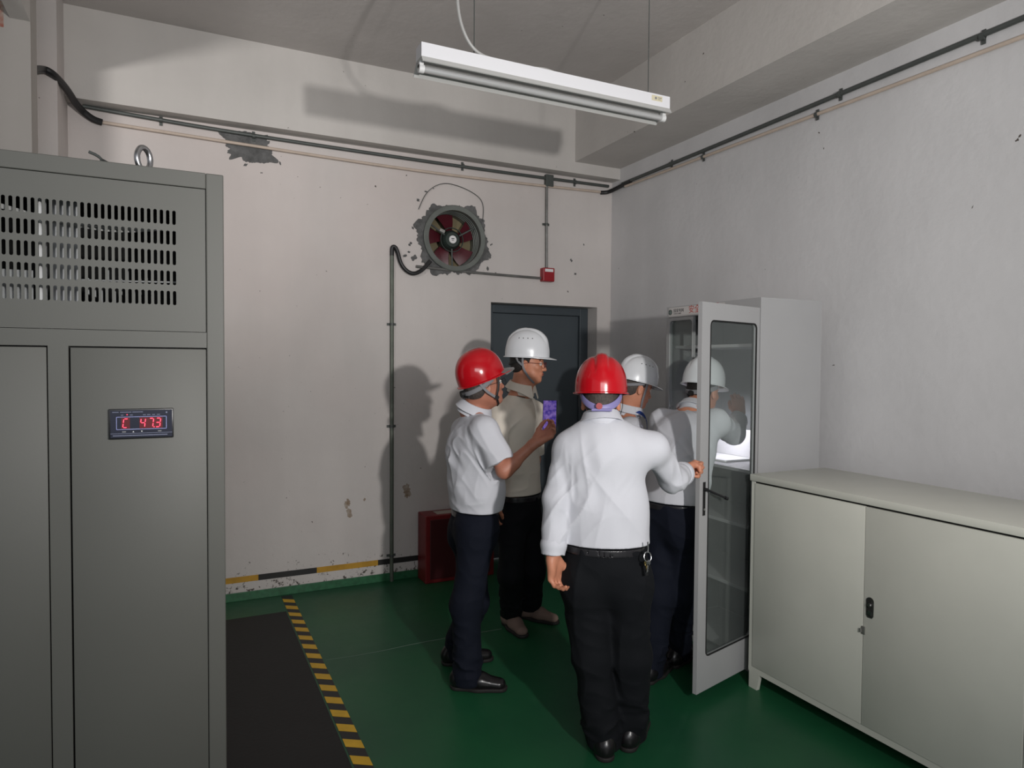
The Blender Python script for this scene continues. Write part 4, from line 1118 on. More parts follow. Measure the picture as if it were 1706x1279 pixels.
def person(name, label, foot, J, g, lo_res=False):
    """J: joints in room coordinates; g: options"""
    P = thing('person', label, 'person', (foot[0], foot[1], 0))
    hB = 0.0055 if lo_res else 0.004
    MT = frame(g['face'])                                   # torso frame
    f, l, u = MT
    sc = g.get('s', 1.0)
    hipc, wst, cst, nb = J['pelvis'], J['waist'], J['chest'], J['neck']
    ww, cw, hw = g.get('waist_w', 0.145), g.get('chest_w', 0.160), g.get('hip_w', 0.155)
    belly = g.get('belly', 0.0)
    # ---- body: one continuous surface, head to ankles
    S = Sdf()
    head_prims(S, J['head'], g['HM'], g.get('hs', 1.0))
    hc = J['head']; HM = g['HM']
    S.cone(hc+HM@V3(0, 0, 0)*0-0.028*HM[0]-0.045*HM[2], nb+u*0.01, 0.052, 0.058, 0.03)
    S.cone(hc+0.03*HM[0]-0.085*HM[2], nb+f*0.03, 0.028, 0.040, 0.03)
    dp = 0.62
    S.cone(cst, wst, cw-0.012, ww-0.012, 0.06, (f, dp)); S.cone(wst, hipc, ww-0.012, hw-0.012, 0.06, (f, dp+0.05))
    for sd in ('L', 'R'):
        sg = 1 if sd == 'L' else -1
        sh = J['s'+sd]
        S.cone(nb-u*0.01, sh+u*0.0, 0.040, 0.040, 0.05)
        S.cone(cst+u*0.03, sh, 0.08, 0.040, 0.06)
        limb(S, [sh, J['e'+sd], J['w'+sd]], [0.043, 0.035, 0.024], 0.02)
        m_ = J['e'+sd]*0.72+J['w'+sd]*0.28; S.cone(J['e'+sd], m_, 0.034, 0.036, 0.02)
        hd = g['hand'+sd]; hand(S, J['w'+sd], *hd[:3], **hd[3])
        hp, kn, an = J['h'+sd], J['k'+sd], J['a'+sd]
        limb(S, [hp, kn, an], [0.075, 0.048, 0.034], 0.04)
        S.cone(kn*0.75+an*0.25, kn*0.5+an*0.5, 0.050, 0.042, 0.03)
    lo, hi = S.bounds()
    sdf_mesh('body', S, lo, hi, hB, g.get('skin', M_skin), P)
    # ---- eyes
    for y in (-1, 1):
        c = hc+g.get('hs', 1)*(0.0775*HM[0]+y*0.032*HM[1]-0.001*HM[2])
        t = bmesh.new(); bmesh.ops.create_uvsphere(t, u_segments=16, v_segments=10, radius=0.0108); mb = MB(); mb._merge(t, Matrix.Translation(Vector(c)))
        e = wmesh(mb, 'eye', M_eye, P)
        t = bmesh.new(); bmesh.ops.create_uvsphere(t, u_segments=14, v_segments=8, radius=0.0052); mb = MB(); mb._merge(t, Matrix.Translation(Vector(c+HM[0]*0.0066))); wmesh(mb, 'iris', M_iris, e)
    mb = MB(); g_ = lambda x, y, z: Vector(hc+g.get('hs', 1)*(x*HM[0]+y*HM[1]+z*HM[2]))
    # ---- hair: a cap over the skull, cut away from the face
    Hh = Sdf(); hs = g.get('hs', 1.0)
    Hh.ell(hc+hs*(-0.013*HM[0]+0.034*HM[2]), HM, np.array((0.0985, 0.0785, 0.086))*hs, 0.01)
    Hh.ell(hc+hs*(-0.045*HM[0]-0.012*HM[2]), HM, np.array((0.060, 0.066, 0.062))*hs, 0.02)
    def cutface(p, d):
        q = (p-hc)@HM.T/hs
        front = q[:, 0]-(0.020+np.maximum(0, q[:, 2]-0.02)*0.9)          # nothing in front of this line
        sideb = q[:, 0]-0.030
        low = -(q[:, 2]+0.058-0.25*np.maximum(0, q[:, 0]+0.02)*2.0)
        ear = 0.021-np.sqrt(((q[:, 0]+0.010)/0.9)**2+((q[:, 2]+0.014)/1.5)**2)
        d = d+0.0012*(vnoise(p*260)-0.5)*2
        return np.maximum(np.maximum(np.maximum(d, front), low), np.maximum(ear, -1))
    Hh.add(cutface, (0, 0, 0), (0, 0, 0), op='g'); lo, hi = Hh.bounds()
    sdf_mesh('hair', Hh, lo, hi, 0.004, g.get('hair', M_hair), P)
    mb = MB()
    for y in (-1, 1): mb.tube([g_(0.080, y*0.014, 0.020), g_(0.083, y*0.030, 0.024), g_(0.072, y*0.047, 0.019)], 0.003, n=6, smooth=1)
    wmesh(mb, 'eyebrows', g.get('hair', M_hair), P)
    mb = MB()
    mb.tube([g_(0.0845, -0.019, -0.0605), g_(0.0915, -0.009, -0.057), g_(0.0935, 0, -0.0585), g_(0.0915, 0.009, -0.057), g_(0.0845, 0.019, -0.0605)], 0.0030, n=8, smooth=2)
    mb.tube([g_(0.0845, -0.017, -0.0635), g_(0.0915, -0.008, -0.0665), g_(0.0915, 0.008, -0.0665), g_(0.0845, 0.017, -0.0635)], 0.0032, n=8, smooth=2)
    wmesh(mb, 'lips', M_lip, P)
    # ---- shirt
    T = Sdf(); o = 0.006
    bw = g.get('blouse', 0.0)
    T.cone(cst, wst, cw+o, ww+0.012+bw*0.3, 0.07, (f, dp+0.06)); T.cone(wst, hipc+u*(g['hem']-0.0), ww+0.014+bw*0.5, hw+o+bw, 0.06, (f, dp+0.08))
    if belly: T.ell(wst+f*(ww*0.40)+u*belly_z(g), MT, (ww*0.55+belly*0.5, ww*0.85, 0.14), 0.08)
    T.ell(cst+u*0.02-f*0.01, MT, (cw*0.70, cw*0.98, 0.15), 0.06)
    sl = g['sleeve']
    for sd in ('L', 'R'):
        sh, el, wr = J['s'+sd], J['e'+sd], J['w'+sd]
        T.cone(nb-u*0.024, sh, 0.042, 0.052, 0.05, None); T.cone(cst+u*0.02, sh-u*0.01, 0.09, 0.058, 0.06)
        frac = sl[sd]; rs = g.get('sleeve_r', (0.060, 0.055, 0.046))
        if frac <= 1.0:                                     # short sleeve: ends on the upper arm
            e = sh+(el-sh)*frac; T.cone(sh, sh+(el-sh)*(frac+0.25), rs[0], rs[1]+0.004, 0.025)
            ax = nrm(el-sh); cutp = e
            def fn(p, d, cutp=cutp, ax=ax, sh=sh, el=el):
                v = p-sh; t_ = v@ax; r_ = np.sqrt(np.maximum((v*v).sum(1)-t_*t_, 0)); L = np.linalg.norm(cutp-sh)
                near = (r_ < 0.085) & (t_ > L*0.55); e1 = np.maximum(d, t_-L); e1 = np.maximum(e1, np.where(t_ > L-0.012, 0.042-r_-0.0, -1))
                return np.where(near, e1, d)
            T.add(fn, (0, 0, 0), (0, 0, 0), op='g')
        else:
            e = el+(wr-el)*(frac-1)
            T.cone(sh, el, rs[0], rs[1], 0.03); T.cone(el, el+(wr-el)*(frac-1+0.2), rs[1], rs[2], 0.02)
            ax = nrm(wr-el)
            def fn(p, d, ax=ax, el=el, e=e):
                v = p-el; t_ = v@ax; r_ = np.sqrt(np.maximum((v*v).sum(1)-t_*t_, 0)); L = np.linalg.norm(e-el)
                near = (r_ < 0.09) & (t_ > L*0.4); e1 = np.maximum(d, t_-L); e1 = np.maximum(e1, np.where(t_ > L-0.02, 0.034-r_, -1))
                return np.where(near, e1, d)
            T.add(fn, (0, 0, 0), (0, 0, 0), op='g')
    wr_ = g.get('wrinkle', [])
    hemz = (hipc+u*g['hem']); 
    def wrinkle(p, d):
        s_ = np.zeros(len(p)); m_ = np.abs(d) < 0.05
        q = p[m_]
        a = np.zeros(len(q))
        for (al, ac, amp, seed, st, fr_, cen, rad) in wr_:
            w_ = 1.0 if cen is None else np.exp(-(((q-cen)/rad)**2).sum(1))
            a += 1.7*amp*w_*folds(q, al, ac, seed, st, fr_*1.5)
        d = d.copy(); d[m_] -= a
        return d
    T.add(wrinkle, (0, 0, 0), (0, 0, 0), op='g')
    def hem(p, d):
        v = (p-hemz)@u
        # only the trunk is cut, arms hanging past it are not
        q = p-hemz; r_ = np.sqrt((q@l)**2+(q@f)**2)
        armd = np.minimum(seg_d(p, J['eL'], J['wL']), seg_d(p, J['eR'], J['wR']))
        return np.where((armd < 0.075) & (r_ > hw+0.02), d, np.maximum(d, -v))
    T.add(hem, (0, 0, 0), (0, 0, 0), op='g')
    lo, hi = T.bounds()
    sh_ = sdf_mesh('shirt', T, lo, hi, 0.0055 if lo_res else 0.0045, g['shirt'], P)
    # collar: a stand with a folded leaf, open at the front
    ax_ = nrm(hc-0.028*HM[0]-0.045*HM[2]-nb-u*0.01)
    cu = nrm(ax_*0.5+u*0.5+f*g.get('collar_t', 0.16)); cM = frame(f-cu*(f@cu), cu); cb = nb+ax_*g.get('collar_z', 0.022)+f*0.006
    cs = g.get('collar_s', 1.08)
    mb = MB(); NA = 44; prof = [(0.066, -0.040), (0.062, -0.02), (0.060, 0.018), (0.0625, 0.025), (0.068, 0.024), (0.076, 0.004), (0.086, -0.018), (0.084, -0.020), (0.074, -0.006), (0.069, -0.02), (0.072, -0.040)]
    rows = []
    for k in range(NA+1):
        a = R(14+(360-28)*k/NA); fr_ = max(0, math.cos(a))**3
        row = []
        for q, (r_, z) in enumerate(prof):
            r2, z2 = r_, z
            if q in (6, 7): r2 += 0.012*fr_; z2 -= 0.030*fr_
            if q in (5, 8): r2 += 0.004*fr_; z2 -= 0.008*fr_
            row.append(mb.bm.verts.new(Vector(cb+cM[0]*math.cos(a)*r2*1.10*cs+cM[1]*math.sin(a)*r2*cs+cM[2]*z2)))
        rows.append(row)
    n_ = len(prof)
    for k in range(NA):
        for q in range(n_): mb.bm.faces.new((rows[k][q], rows[k+1][q], rows[k+1][(q+1) % n_], rows[k][(q+1) % n_]))
    mb.bm.faces.new(rows[0]); mb.bm.faces.new(rows[-1][::-1])
    wmesh(mb, 'collar', g['shirt'], P, True)
    # cuffs
    for sd in ('L', 'R'):
        if sl[sd] > 1.0:
            e = J['e'+sd]+(J['w'+sd]-J['e'+sd])*(sl[sd]-1); ax = nrm(J['w'+sd]-J['e'+sd]); a = e-ax*0.050; b = e+ax*0.004; r_ = g.get('sleeve_r', (0.060, 0.055, 0.046))[2]
            C_ = Sdf()
            def cf(p, a=a, ax=ax, r_=r_):
                v = p-a; t_ = v@ax; rr = np.sqrt(np.maximum((v*v).sum(1)-t_*t_, 0))
                d = np.abs(rr-r_-0.002-0.003*np.sin(t_*90))-0.0045
                return np.maximum(d, np.abs(t_-0.027)-0.029)-0.0015+0.003*folds(p, ax, V3(0.3, 0.8, 0.1), 3.3, 3, 22)
            C_.add(cf, np.minimum(a, b)-0.07, np.maximum(a, b)+0.07, 0.01)
            sdf_mesh('cuff', C_, np.minimum(a, b)-0.075, np.maximum(a, b)+0.075, 0.004, g['shirt'], P)
    # ---- trousers
    Q = Sdf()
    Q.cone(hipc+u*0.10, hipc-u*0.02, hw-0.004, hw+0.010, 0.04, (f, dp+0.10))
    tr = g.get('leg_r', (0.098, 0.078, 0.062))
    for sd in ('L', 'R'):
        hp, kn, an = J['h'+sd], J['k'+sd], J['a'+sd]
        Q.cone(hp, kn, tr[0], tr[1], 0.035); Q.cone(kn, an-nrm(kn-an)*0.055, tr[1], tr[2], 0.03)
        Q.ell(hp-f*0.035-u*0.02, MT, (0.075, 0.085, 0.10), 0.05)
    beltz = hipc+u*(g['hem']-0.005)
    def trim_(p, d):
        m_ = np.abs(d) < 0.05; q = p[m_]; d = d.copy()
        a = 0.007*folds(q, V3(0.1, 0.1, 1), l, 2.2+g.get('seed', 0), 3.0, 10)+0.0035*folds(q, l+0.4*u, u, 5.1+g.get('seed', 0), 2.0, 17)
        for sd in ('L', 'R'):                        # crumple where the hems break on the shoes
            an = J['a'+sd]; w_ = np.exp(-((q[:, 2]-an[2]-0.06)/0.07)**2); a += 0.006*w_*folds(q, l, u, 9.7, 2.0, 24)
        d[m_] -= a
        v = (p-beltz)@u
        d = np.maximum(d, v)
        return np.maximum(d, g.get('hemtr', 0.026)-p[:, 2])
    Q.add(trim_, (0, 0, 0), (0, 0, 0), op='g')
    lo, hi = Q.bounds(); sdf_mesh('trousers', Q, lo, hi, 0.0055, g['pants'], P)
    # belt
    bl = Sdf()
    def bf(p):
        v = p-beltz; z_ = v@u+0.016; x_ = (v@f)/(dp+0.11); y_ = v@l
        return np.maximum(np.abs(np.sqrt(x_*x_+y_*y_)-hw-0.004)-0.0035, np.abs(z_)-0.016)
    bl.add(bf, beltz-0.25, beltz+0.25, 0.01); sdf_mesh('belt', bl, beltz-0.22, beltz+0.22, 0.004, M_belt, P)
    # shoes
    for sd in ('L', 'R'):
        a = J['a'+sd]; U_, T_ = shoe_sdf(a, g['toe'+sd], g.get('shoe_s', 1.07))
        lo, hi = U_.bounds(); so = sdf_mesh('shoe', U_, lo, hi, 0.004, g.get('shoe', M_shoe), P)
        lo, hi = T_.bounds(); sdf_mesh('shoe_sole', T_, lo, hi, 0.004, M_sole, so)
    return P
def belly_z(g): return g.get('belly_z', -0.02)
def seg_d(p, a, b):
    ba = b-a; v = p-a; h = np.clip(v@ba/(ba@ba), 0, 1); v = v-h[:, None]*ba; return np.sqrt((v*v).sum(1))

def glasses(P, hc, HM, hs, m_):
    gw = lambda x, y, z: Vector(hc+hs*(x*HM[0]+y*HM[1]+z*HM[2])); mb = MB()
    for y in (-1, 1):
        c = (0.105, y*0.034, -0.006)
        mb.tube([gw(c[0]-0.004*abs(math.cos(t)), c[1]+0.025*math.cos(t), c[2]+0.017*math.sin(t)) for t in [2*math.pi*k/16 for k in range(16)]], 0.0013, n=6, smooth=1, closed=True)
        mb.tube([gw(0.101, y*0.060, 0.000), gw(0.085, y*0.076, 0.002), gw(0.0, y*0.083, 0.004), gw(-0.02, y*0.084, -0.008)], 0.0013, n=6, smooth=1)
    mb.tube([gw(0.105, -0.009, -0.002), gw(0.109, 0, 0.002), gw(0.105, 0.009, -0.002)], 0.0013, n=6, smooth=1)
    wmesh(mb, 'glasses', m_, P)
def strap(P, pts, m_, w_=0.012, t=0.0012, name='chin_strap', nfn=None):
    mb = MB(); mb.tube([Vector(p) for p in pts], 0.01, n=8, smooth=2, flat=(w_/2, t, nfn)); return wmesh(mb, name, m_, P)
# ------------------------------------------------------------------ people
Z = V3(0, 0, 1)
def D_(r_=0, f_=0, u_=0): return nrm(cR*r_+cF*f_+cU*u_)
def flr(px, py):
    d = fwd + RT*((px-FW/2)/FPX) - UP*((py-FH/2)/FPX); t = -HC/d.z; q = CAM+d*t; return V3(q.x, q.y, 0)
def hframe(f, tilt=0.0, roll=0.0):
    """head frame facing f, pitched up by tilt degrees"""
    M = frame(nrm(V3(f[0], f[1], 0))); a = R(tilt)
    f2 = M[0]*math.cos(a)+M[2]*math.sin(a); u2 = -M[0]*math.sin(a)+M[2]*math.cos(a); b = R(roll)
    l2 = M[1]*math.cos(b)+u2*math.sin(b); u3 = -M[1]*math.sin(b)+u2*math.cos(b)
    return np.array([f2, l2, u3])
def hp(hc, HM, hs=1.0): return lambda x, y, z: hc+hs*(x*HM[0]+y*HM[1]+z*HM[2])
AN = 0.088

# --- the man in the red helmet seen from behind, holding the cabinet door
fC = D_(0.10, 1.0); lC = frame(fC)[1]
hcC = W(1001, 668, 2.83); HMC = hframe(fC, -4)
aL = V3(1.575, 2.345, AN); aR = V3(1.725, 2.345, AN)
pel = W(1008, 925, 2.79)
J = dict(head=hcC, neck=W(1003, 706, 2.79), chest=W(1004, 765, 2.79), waist=W(1006, 850, 2.79), pelvis=pel,
         sL=W(950, 746, 2.80), eL=W(926, 832, 2.77), wL=W(921, 928, 2.73),
         sR=W(1086, 745, 2.80), eR=W(1121, 797, 2.93), wR=W(1143, 785, 3.09),
         hL=W(972, 962, 2.80), hR=W(1046, 962, 2.80), kL=W(987, 1095, 2.81), kR=W(1050, 1092, 2.82), aL=aL, aR=aR)
gC = dict(face=fC, HM=HMC, waist_w=0.150, chest_w=0.158, hip_w=0.160, hem=0.056, blouse=0.014, hs=0.97,
    handL=(D_(0.12, 0.1, -1), D_(0.75, -0.62, 0), D_(0.6, 0.75, 0), dict(curl=(0.6, 0.9, 0.7), s=1.04, thumb=0.6)),
    handR=(D_(0.62, 0.75, 0.05), D_(0.72, -0.65, 0.0)*0.0+D_(0.55, -0.75, -0.1), D_(-0.05, 0.1, 1.0), dict(curl=(1.45, 1.5, 0.8), s=1.0, thumb=1.6)),
    sleeve=dict(L=1.93, R=1.86), sleeve_r=(0.056, 0.058, 0.044), shirt=M_shirt, pants=M_blackt, hair=M_hair2, skin=M_skin,
    toeL=D_(-0.12, 1, 0), toeR=D_(0.45, 0.9, 0), leg_r=(0.096, 0.078, 0.067), seed=1.0,
    wrinkle=[(D_(0.75, 0, 1), D_(1, 0, -0.6), 0.0075, 1.0, 4.5, 8, W(960, 850, 2.66), 0.17),
             (D_(-0.7, 0, 1), D_(1, 0, 0.6), 0.0055, 2.0, 4.5, 9, W(1050, 820, 2.66), 0.15),
             (D_(0.2, 0, 1), D_(1, 0, 0), 0.0045, 3.0, 5.0, 12, W(1008, 890, 2.68), 0.12),
             (D_(0, 0, 1), D_(1, 0, 0), 0.0040, 4.0, 3.0, 13, W(925, 830, 2.72), 0.16),
             (D_(0.4, 0.1, -1), D_(1, 0, 0.3), 0.0055, 5.0, 3.0, 14, W(1115, 790, 2.9), 0.11),
             (D_(0.9, 0, 1), D_(1, 0, -0.9), 0.0035, 6.0, 5.0, 17, W(975, 800, 2.66), 0.14), (D_(-0.15, 0, 1), D_(1, 0, 0), 0.003, 7.0, 6.0, 16, W(1010, 770, 2.66), 0.16)])
PC = person('person', 'person in red hard hat and black trousers, seen from behind, gripping the glazed door', (1.64, 2.33), J, gC)
hC, (hA, hB_, hM) = helmet(PC, hp(hcC, HMC)(-0.008, 0, 0.052), HMC[0], HMC[2], 0.98, M_redh, vents=False)
c0 = hp(hcC, HMC)(-0.012, 0, 0.010)
band(PC, c0, HMC, 0.100, 0.083, 95, 265, 0.026, -0.040, 0.026, M_lav, 'headband', 0.002)
mb = MB(); q = hp(c0, HMC)(-0.107, 0.010, -0.032); mb.cyl(Vector(q+HMC[0]*0.01), Vector(q-HMC[0]*0.010), 0.013, n=20); wmesh(mb, 'headband_knob', M_redplastic, PC)
mb = MB(); mb.tube([Vector(hp(c0, HMC)(-0.108, y, -0.047)) for y in (-0.04, -0.015, 0.015, 0.04)], 0.006); wmesh(mb, 'headband_slider', M_lav, PC)
for y in (-1, 1):
    strap(PC, [hp(hcC, HMC)(0.02, y*0.090, 0.03), hp(hcC, HMC)(0.0, y*0.092, -0.02), hp(hcC, HMC)(0.02, y*0.075, -0.075), hp(hcC, HMC)(0.05, y*0.04, -0.118), hp(hcC, HMC)(0.055, 0, -0.124)], M_strapb, 0.014, nfn=tuple(HMC[1]))
# belt loops
kr = thing('key_ring', 'bunch of keys hanging at the right hip of the person holding the glazed door', 'keys', tuple(W(1079, 915, 2.655)))
mb = MB(); mb.tube([(0, 0, 0.03), (0.002, 0, 0.0), (0, 0, -0.012)], 0.003, n=8); mb.build('clip', M_steel, kr, True)
mb = MB(); mb.tube([(0.017*math.cos(t), 0.004*math.sin(t), -0.030+0.019*math.sin(t)) for t in [2*math.pi*k/16 for k in range(16)]], 0.0022, n=8, smooth=1, closed=True); mb.build('ring', M_steel, kr, True)
for i, (dx, a) in enumerate(((0.006, 0.2), (-0.006, -0.15), (0.012, 0.5))):
    mb = MB(); mb.cyl((0, -0.001, -0.008), (0, 0.001, -0.008), 0.010, n=16); mb.box(-0.003, 0.003, -0.001, 0.001, -0.045, -0.012); mb.box(0.003, 0.006, -0.001, 0.001, -0.042, -0.036); mb.box(0.003, 0.005, -0.001, 0.001, -0.032, -0.027)
    k_ = mb.build('key', mat('brass_key', lin(170, 150, 96), 0.35, 0.9) if i == 1 else M_steel, kr); k_.location = (dx, 0.003*i, -0.046); k_.rotation_euler = (0, a, 0.3*i)
mb = MB(); mb.box(-0.006, 0.006, -0.002, 0.002, -0.045, 0.0, 0.001); k_ = mb.build('key_strap', M_black, kr); k_.location = (0.001, 0.006, -0.060)

# --- the man in the red helmet on the left, holding a phone
fA = D_(0.90, 0.44); HMA = hframe(D_(0.90, 0.42), 14)
hcA = W(806, 641, 3.46)
J = dict(head=hcA, neck=W(787, 684, 3.50), chest=W(789, 755, 3.50), waist=W(790, 808, 3.50), pelvis=W(791, 864, 3.50),
         sR=W(807, 716, 3.35), eR=W(840, 784, 3.30), wR=W(893, 736, 3.315),
         sL=W(774, 716, 3.66), eL=W(776, 795, 3.72), wL=W(785, 856, 3.72),
         hR=W(797, 880, 3.42), hL=W(783, 880, 3.58), kR=W(777, 1003, 3.38), kL=W(790, 1000, 3.58),
         aR=V3(1.275, 3.095, AN), aL=V3(1.335, 3.385, AN))
handn = nrm(-0.50*cR+0.35*cU-0.62*cF)
gA = dict(face=fA, HM=HMA, waist_w=0.150, chest_w=0.160, hip_w=0.150, hem=0.055, blouse=0.016, hs=0.98, belly=0.02,
    handL=(D_(0.1, 0, -1), D_(0.4, -0.8, 0), D_(0.8, 0.4, 0), dict(curl=(0.4, 0.5, 0.4), s=0.95)),
    handR=(D_(0.78, 0.25, 0.50), handn, D_(-0.3, 0.6, 0.5), dict(curl=(0.62, 0.75, 0.5), s=0.95, thumb=0.5)),
    sleeve=dict(L=0.82, R=0.82), sleeve_r=(0.066, 0.076), shirt=M_shirt, pants=M_navy, hair=M_hair2, skin=M_skin2,
    toeR=V3(0.86, -0.50, 0), toeL=V3(0.97, -0.2, 0), leg_r=(0.094, 0.074, 0.066), seed=2.0,
    wrinkle=[(D_(0.8, 0, -1), D_(1, 0, 0.8), 0.0085, 11.0, 4.0, 9, W(768, 775, 3.4), 0.18),
             (D_(0.3, 0, 1), D_(1, 0, 0), 0.005, 12.0, 4.0, 11, W(780, 830, 3.4), 0.13),
             (D_(0.6, 0, -1), D_(1, 0, 0.5), 0.005, 13.0, 3.0, 12, W(818, 755, 3.3), 0.11),
             (D_(0.75, 0, -1), D_(1, 0, 0.7), 0.005, 14.0, 5.0, 18, W(765, 760, 3.4), 0.16), (D_(1, 0, 0.1), D_(0, 0, 1), 0.004, 15.0, 3.0, 15, W(785, 835, 3.4), 0.10)])
PA = person('person', 'person in red hard hat and short-sleeved white shirt holding up a phone', (1.31, 3.22), J, gA)
hp_ = hp(hcA, HMA)
helmet(PA, hp_(-0.006, 0, 0.052), HMA[0]+0.13*HMA[2], HMA[2]-0.13*HMA[0], 0.98, M_redh, kind='round', vents=False, brim_mat=M_brim)
c0 = hp_(-0.012, 0, 0.006)
band(PA, c0, HMA, 0.100, 0.083, 70, 290, 0.020, -0.026, 0.022, M_strapg, 'headband', 0.002)
mb = MB(); q = hp(c0, HMA)(-0.108, 0, -0.022); mb.cyl(Vector(q+HMA[0]*0.01), Vector(q-HMA[0]*0.012), 0.017, n=20); mb.tube([Vector(hp(c0, HMA)(-0.09-0.014*math.cos(y*20), y, -0.040)) for y in (-0.05, -0.02, 0.02, 0.05)], 0.007); wmesh(mb, 'headband_knob', M_strapb, PA)
for y in (-1, 1):
    strap(PA, [hp_(0.055, y*0.080, 0.035), hp_(0.045, y*0.082, -0.02), hp_(0.022, y*0.078, -0.065), hp_(0.040, y*0.045, -0.112), hp_(0.05, 0, -0.122)], M_strapb, 0.010, nfn=tuple(HMA[1]))
    strap(PA, [hp_(-0.055, y*0.082, 0.030), hp_(-0.030, y*0.088, -0.02), hp_(0.000, y*0.084, -0.050), hp_(0.022, y*0.078, -0.068)], M_strapg, 0.013, nfn=tuple(HMA[1]), name='side_strap')
    mb = MB(); mb.cyl(Vector(hp_(0.022, y*0.074, -0.066)), Vector(hp_(0.022, y*0.086, -0.068)), 0.011, n=12); wmesh(mb, 'strap_buckle', M_strapb, PA)
glasses(PA, hcA, HMA, 0.98, M_strapb)

# phone: stands in his hand, top-level
ph_c = W(916, 692, 3.37); pn = nrm(-0.30*cR+0.10*cU-0.9*cF); pu = nrm(cU-pn*(cU@pn)); pr = np.cross(pu, pn)
ph = thing('mobile_phone', 'dark mobile phone with a purple screen, held up in front of the dark door', 'phone', tuple(ph_c))
def pbox(hx, hy, hz, off, m_, nm, bev=0.0):
    mb = MB(); mb.obox(Vector(pn*off), Vector(pr), Vector(pu), Vector(pn), hx, hy, hz, bev); return mb.build(nm, m_, ph, bev > 0)
pbox(0.0365, 0.078, 0.004, 0, M_blackp, 'phone_body', 0.003)
M_scr = bpy.data.materials.new('phone_screen'); M_scr.use_nodes = True
nt = M_scr.node_tree; b = nt.nodes['Principled BSDF']; tcn = nt.nodes.new('ShaderNodeTexCoord'); nz = nt.nodes.new('ShaderNodeTexNoise'); nz.inputs['Scale'].default_value = 60
nt.links.new(tcn.outputs['Object'], nz.inputs['Vector']); rp = nt.nodes.new('ShaderNodeValToRGB'); rp.color_ramp.elements[0].position = 0.35; rp.color_ramp.elements[1].position = 0.68
rp.color_ramp.elements[0].color = (*lin(62, 40, 150), 1); rp.color_ramp.elements[1].color = (*lin(150, 120, 205), 1)
nt.links.new(nz.outputs['Fac'], rp.inputs['Fac']); nt.links.new(rp.outputs['Color'], b.inputs['Emission Color']); b.inputs['Emission Strength'].default_value = 0.55; b.inputs['Base Color'].default_value = (0.02, 0.02, 0.03, 1)
pbox(0.0335, 0.074, 0.0003, 0.0043, M_scr, 'screen')

# --- the tall man in a white helmet behind him
fB = D_(0.80, -0.55); HMB = hframe(D_(0.97, -0.16), -2)
hcB = W(880, 605, 4.03)
J = dict(head=hcB, neck=W(867, 650, 4.05), chest=W(863, 714, 4.05), waist=W(864, 775, 4.05), pelvis=W(868, 842, 4.05),
         sR=W(834, 688, 3.92), eR=W(824, 768, 3.88), wR=W(818, 838, 3.86),
         sL=W(891, 686, 4.18), eL=W(890, 765, 4.24), wL=W(880, 835, 4.22),
         hR=W(856, 868, 3.99), hL=W(880, 868, 4.10), kR=W(851, 955, 3.95), kL=W(888, 950, 4.10),
         aR=flr(851, 1044)+AN*Z, aL=flr(884, 1030)+AN*Z)
gB = dict(face=fB, HM=HMB, waist_w=0.130, chest_w=0.150, hip_w=0.138, hem=0.075, blouse=0.008, hs=1.0,
    handL=(D_(0.1, 0, -1), D_(0.4, -0.8, 0), D_(0.8, 0.4, 0), dict(curl=(0.4, 0.5, 0.4), s=0.95)),
    handR=(D_(0.1, 0, -1), D_(0.4, 0.8, 0), D_(0.8, -0.4, 0), dict(curl=(0.4, 0.5, 0.4), s=0.95)),
    sleeve=dict(L=0.88, R=0.88), sleeve_r=(0.058, 0.060), shirt=M_polo, pants=M_blackt, hair=M_hair, skin=M_skin,
    toeR=flr(884, 1072)-flr(851, 1044), toeL=flr(940, 1042)-flr(884, 1030), shoe=M_suede, leg_r=(0.088, 0.070, 0.058), seed=3.0, hemtr=0.06,
    wrinkle=[(D_(1, 0, 0.9), D_(0.8, 0, -1), 0.007, 21.0, 4.0, 10, W(850, 735, 3.9), 0.14),
             (D_(1, 0, 0.15), D_(0, 0, 1), 0.004, 22.0, 3.0, 12, W(875, 790, 3.9), 0.14)])
PB = person('person', 'person in white hard hat, glasses and cream polo shirt before the dark door', (1.83, 3.62), J, gB)
hp_ = hp(hcB, HMB)
helmet(PB, hp_(-0.008, 0, 0.056), HMB[0], HMB[2], 1.02, M_whiteh, vents=True, vent_side=-1)
band(PB, hp_(-0.012, 0, 0.012), HMB, 0.100, 0.083, 80, 280, 0.020, -0.020, 0.018, M_strapb, 'headband', 0.002)
for y in (-1, 1):
    strap(PB, [hp_(-0.022, y*0.086, 0.035), hp_(-0.020, y*0.092, -0.02), hp_(0.010, y*0.074, -0.075), hp_(0.045, y*0.035, -0.116), hp_(0.05, 0, -0.122)], M_strapg, 0.012, nfn=tuple(HMB[1]))
    strap(PB, [hp_(-0.060, y*0.078, 0.030), hp_(-0.045, y*0.082, 0.005), hp_(-0.022, y*0.090, -0.012)], M_strapg, 0.012, nfn=tuple(HMB[1]), name='side_strap')
glasses(PB, hcB, HMB, 1.0, mat('dark_red_frame', lin(92, 40, 42), 0.4))
mb = MB()
MTB = frame(fB); nbB = J['neck']
mb.tube([Vector(nbB+MTB[0]*0.090-MTB[2]*0.05), Vector(nbB+MTB[0]*0.112-MTB[2]*0.09), Vector(nbB+MTB[0]*0.118-MTB[2]*0.16)], 0.01, n=8, flat=(0.016, 0.003, tuple(MTB[0])))
wmesh(mb, 'placket', M_polo, PB)
mb = MB(); q = []
for k in range(25):
    a = R(35+(325-35)*k/24); cb = nbB+MTB[2]*0.0-MTB[0]*0.002; q.append(Vector(cb+MTB[0]*math.cos(a)*(0.083)+MTB[1]*math.sin(a)*0.083+MTB[2]*(-0.022-0.024*math.cos(a))))
mb.tube(q, 0.0022, n=6, smooth=1); wmesh(mb, 'collar_stripe', M_strapb, PB)

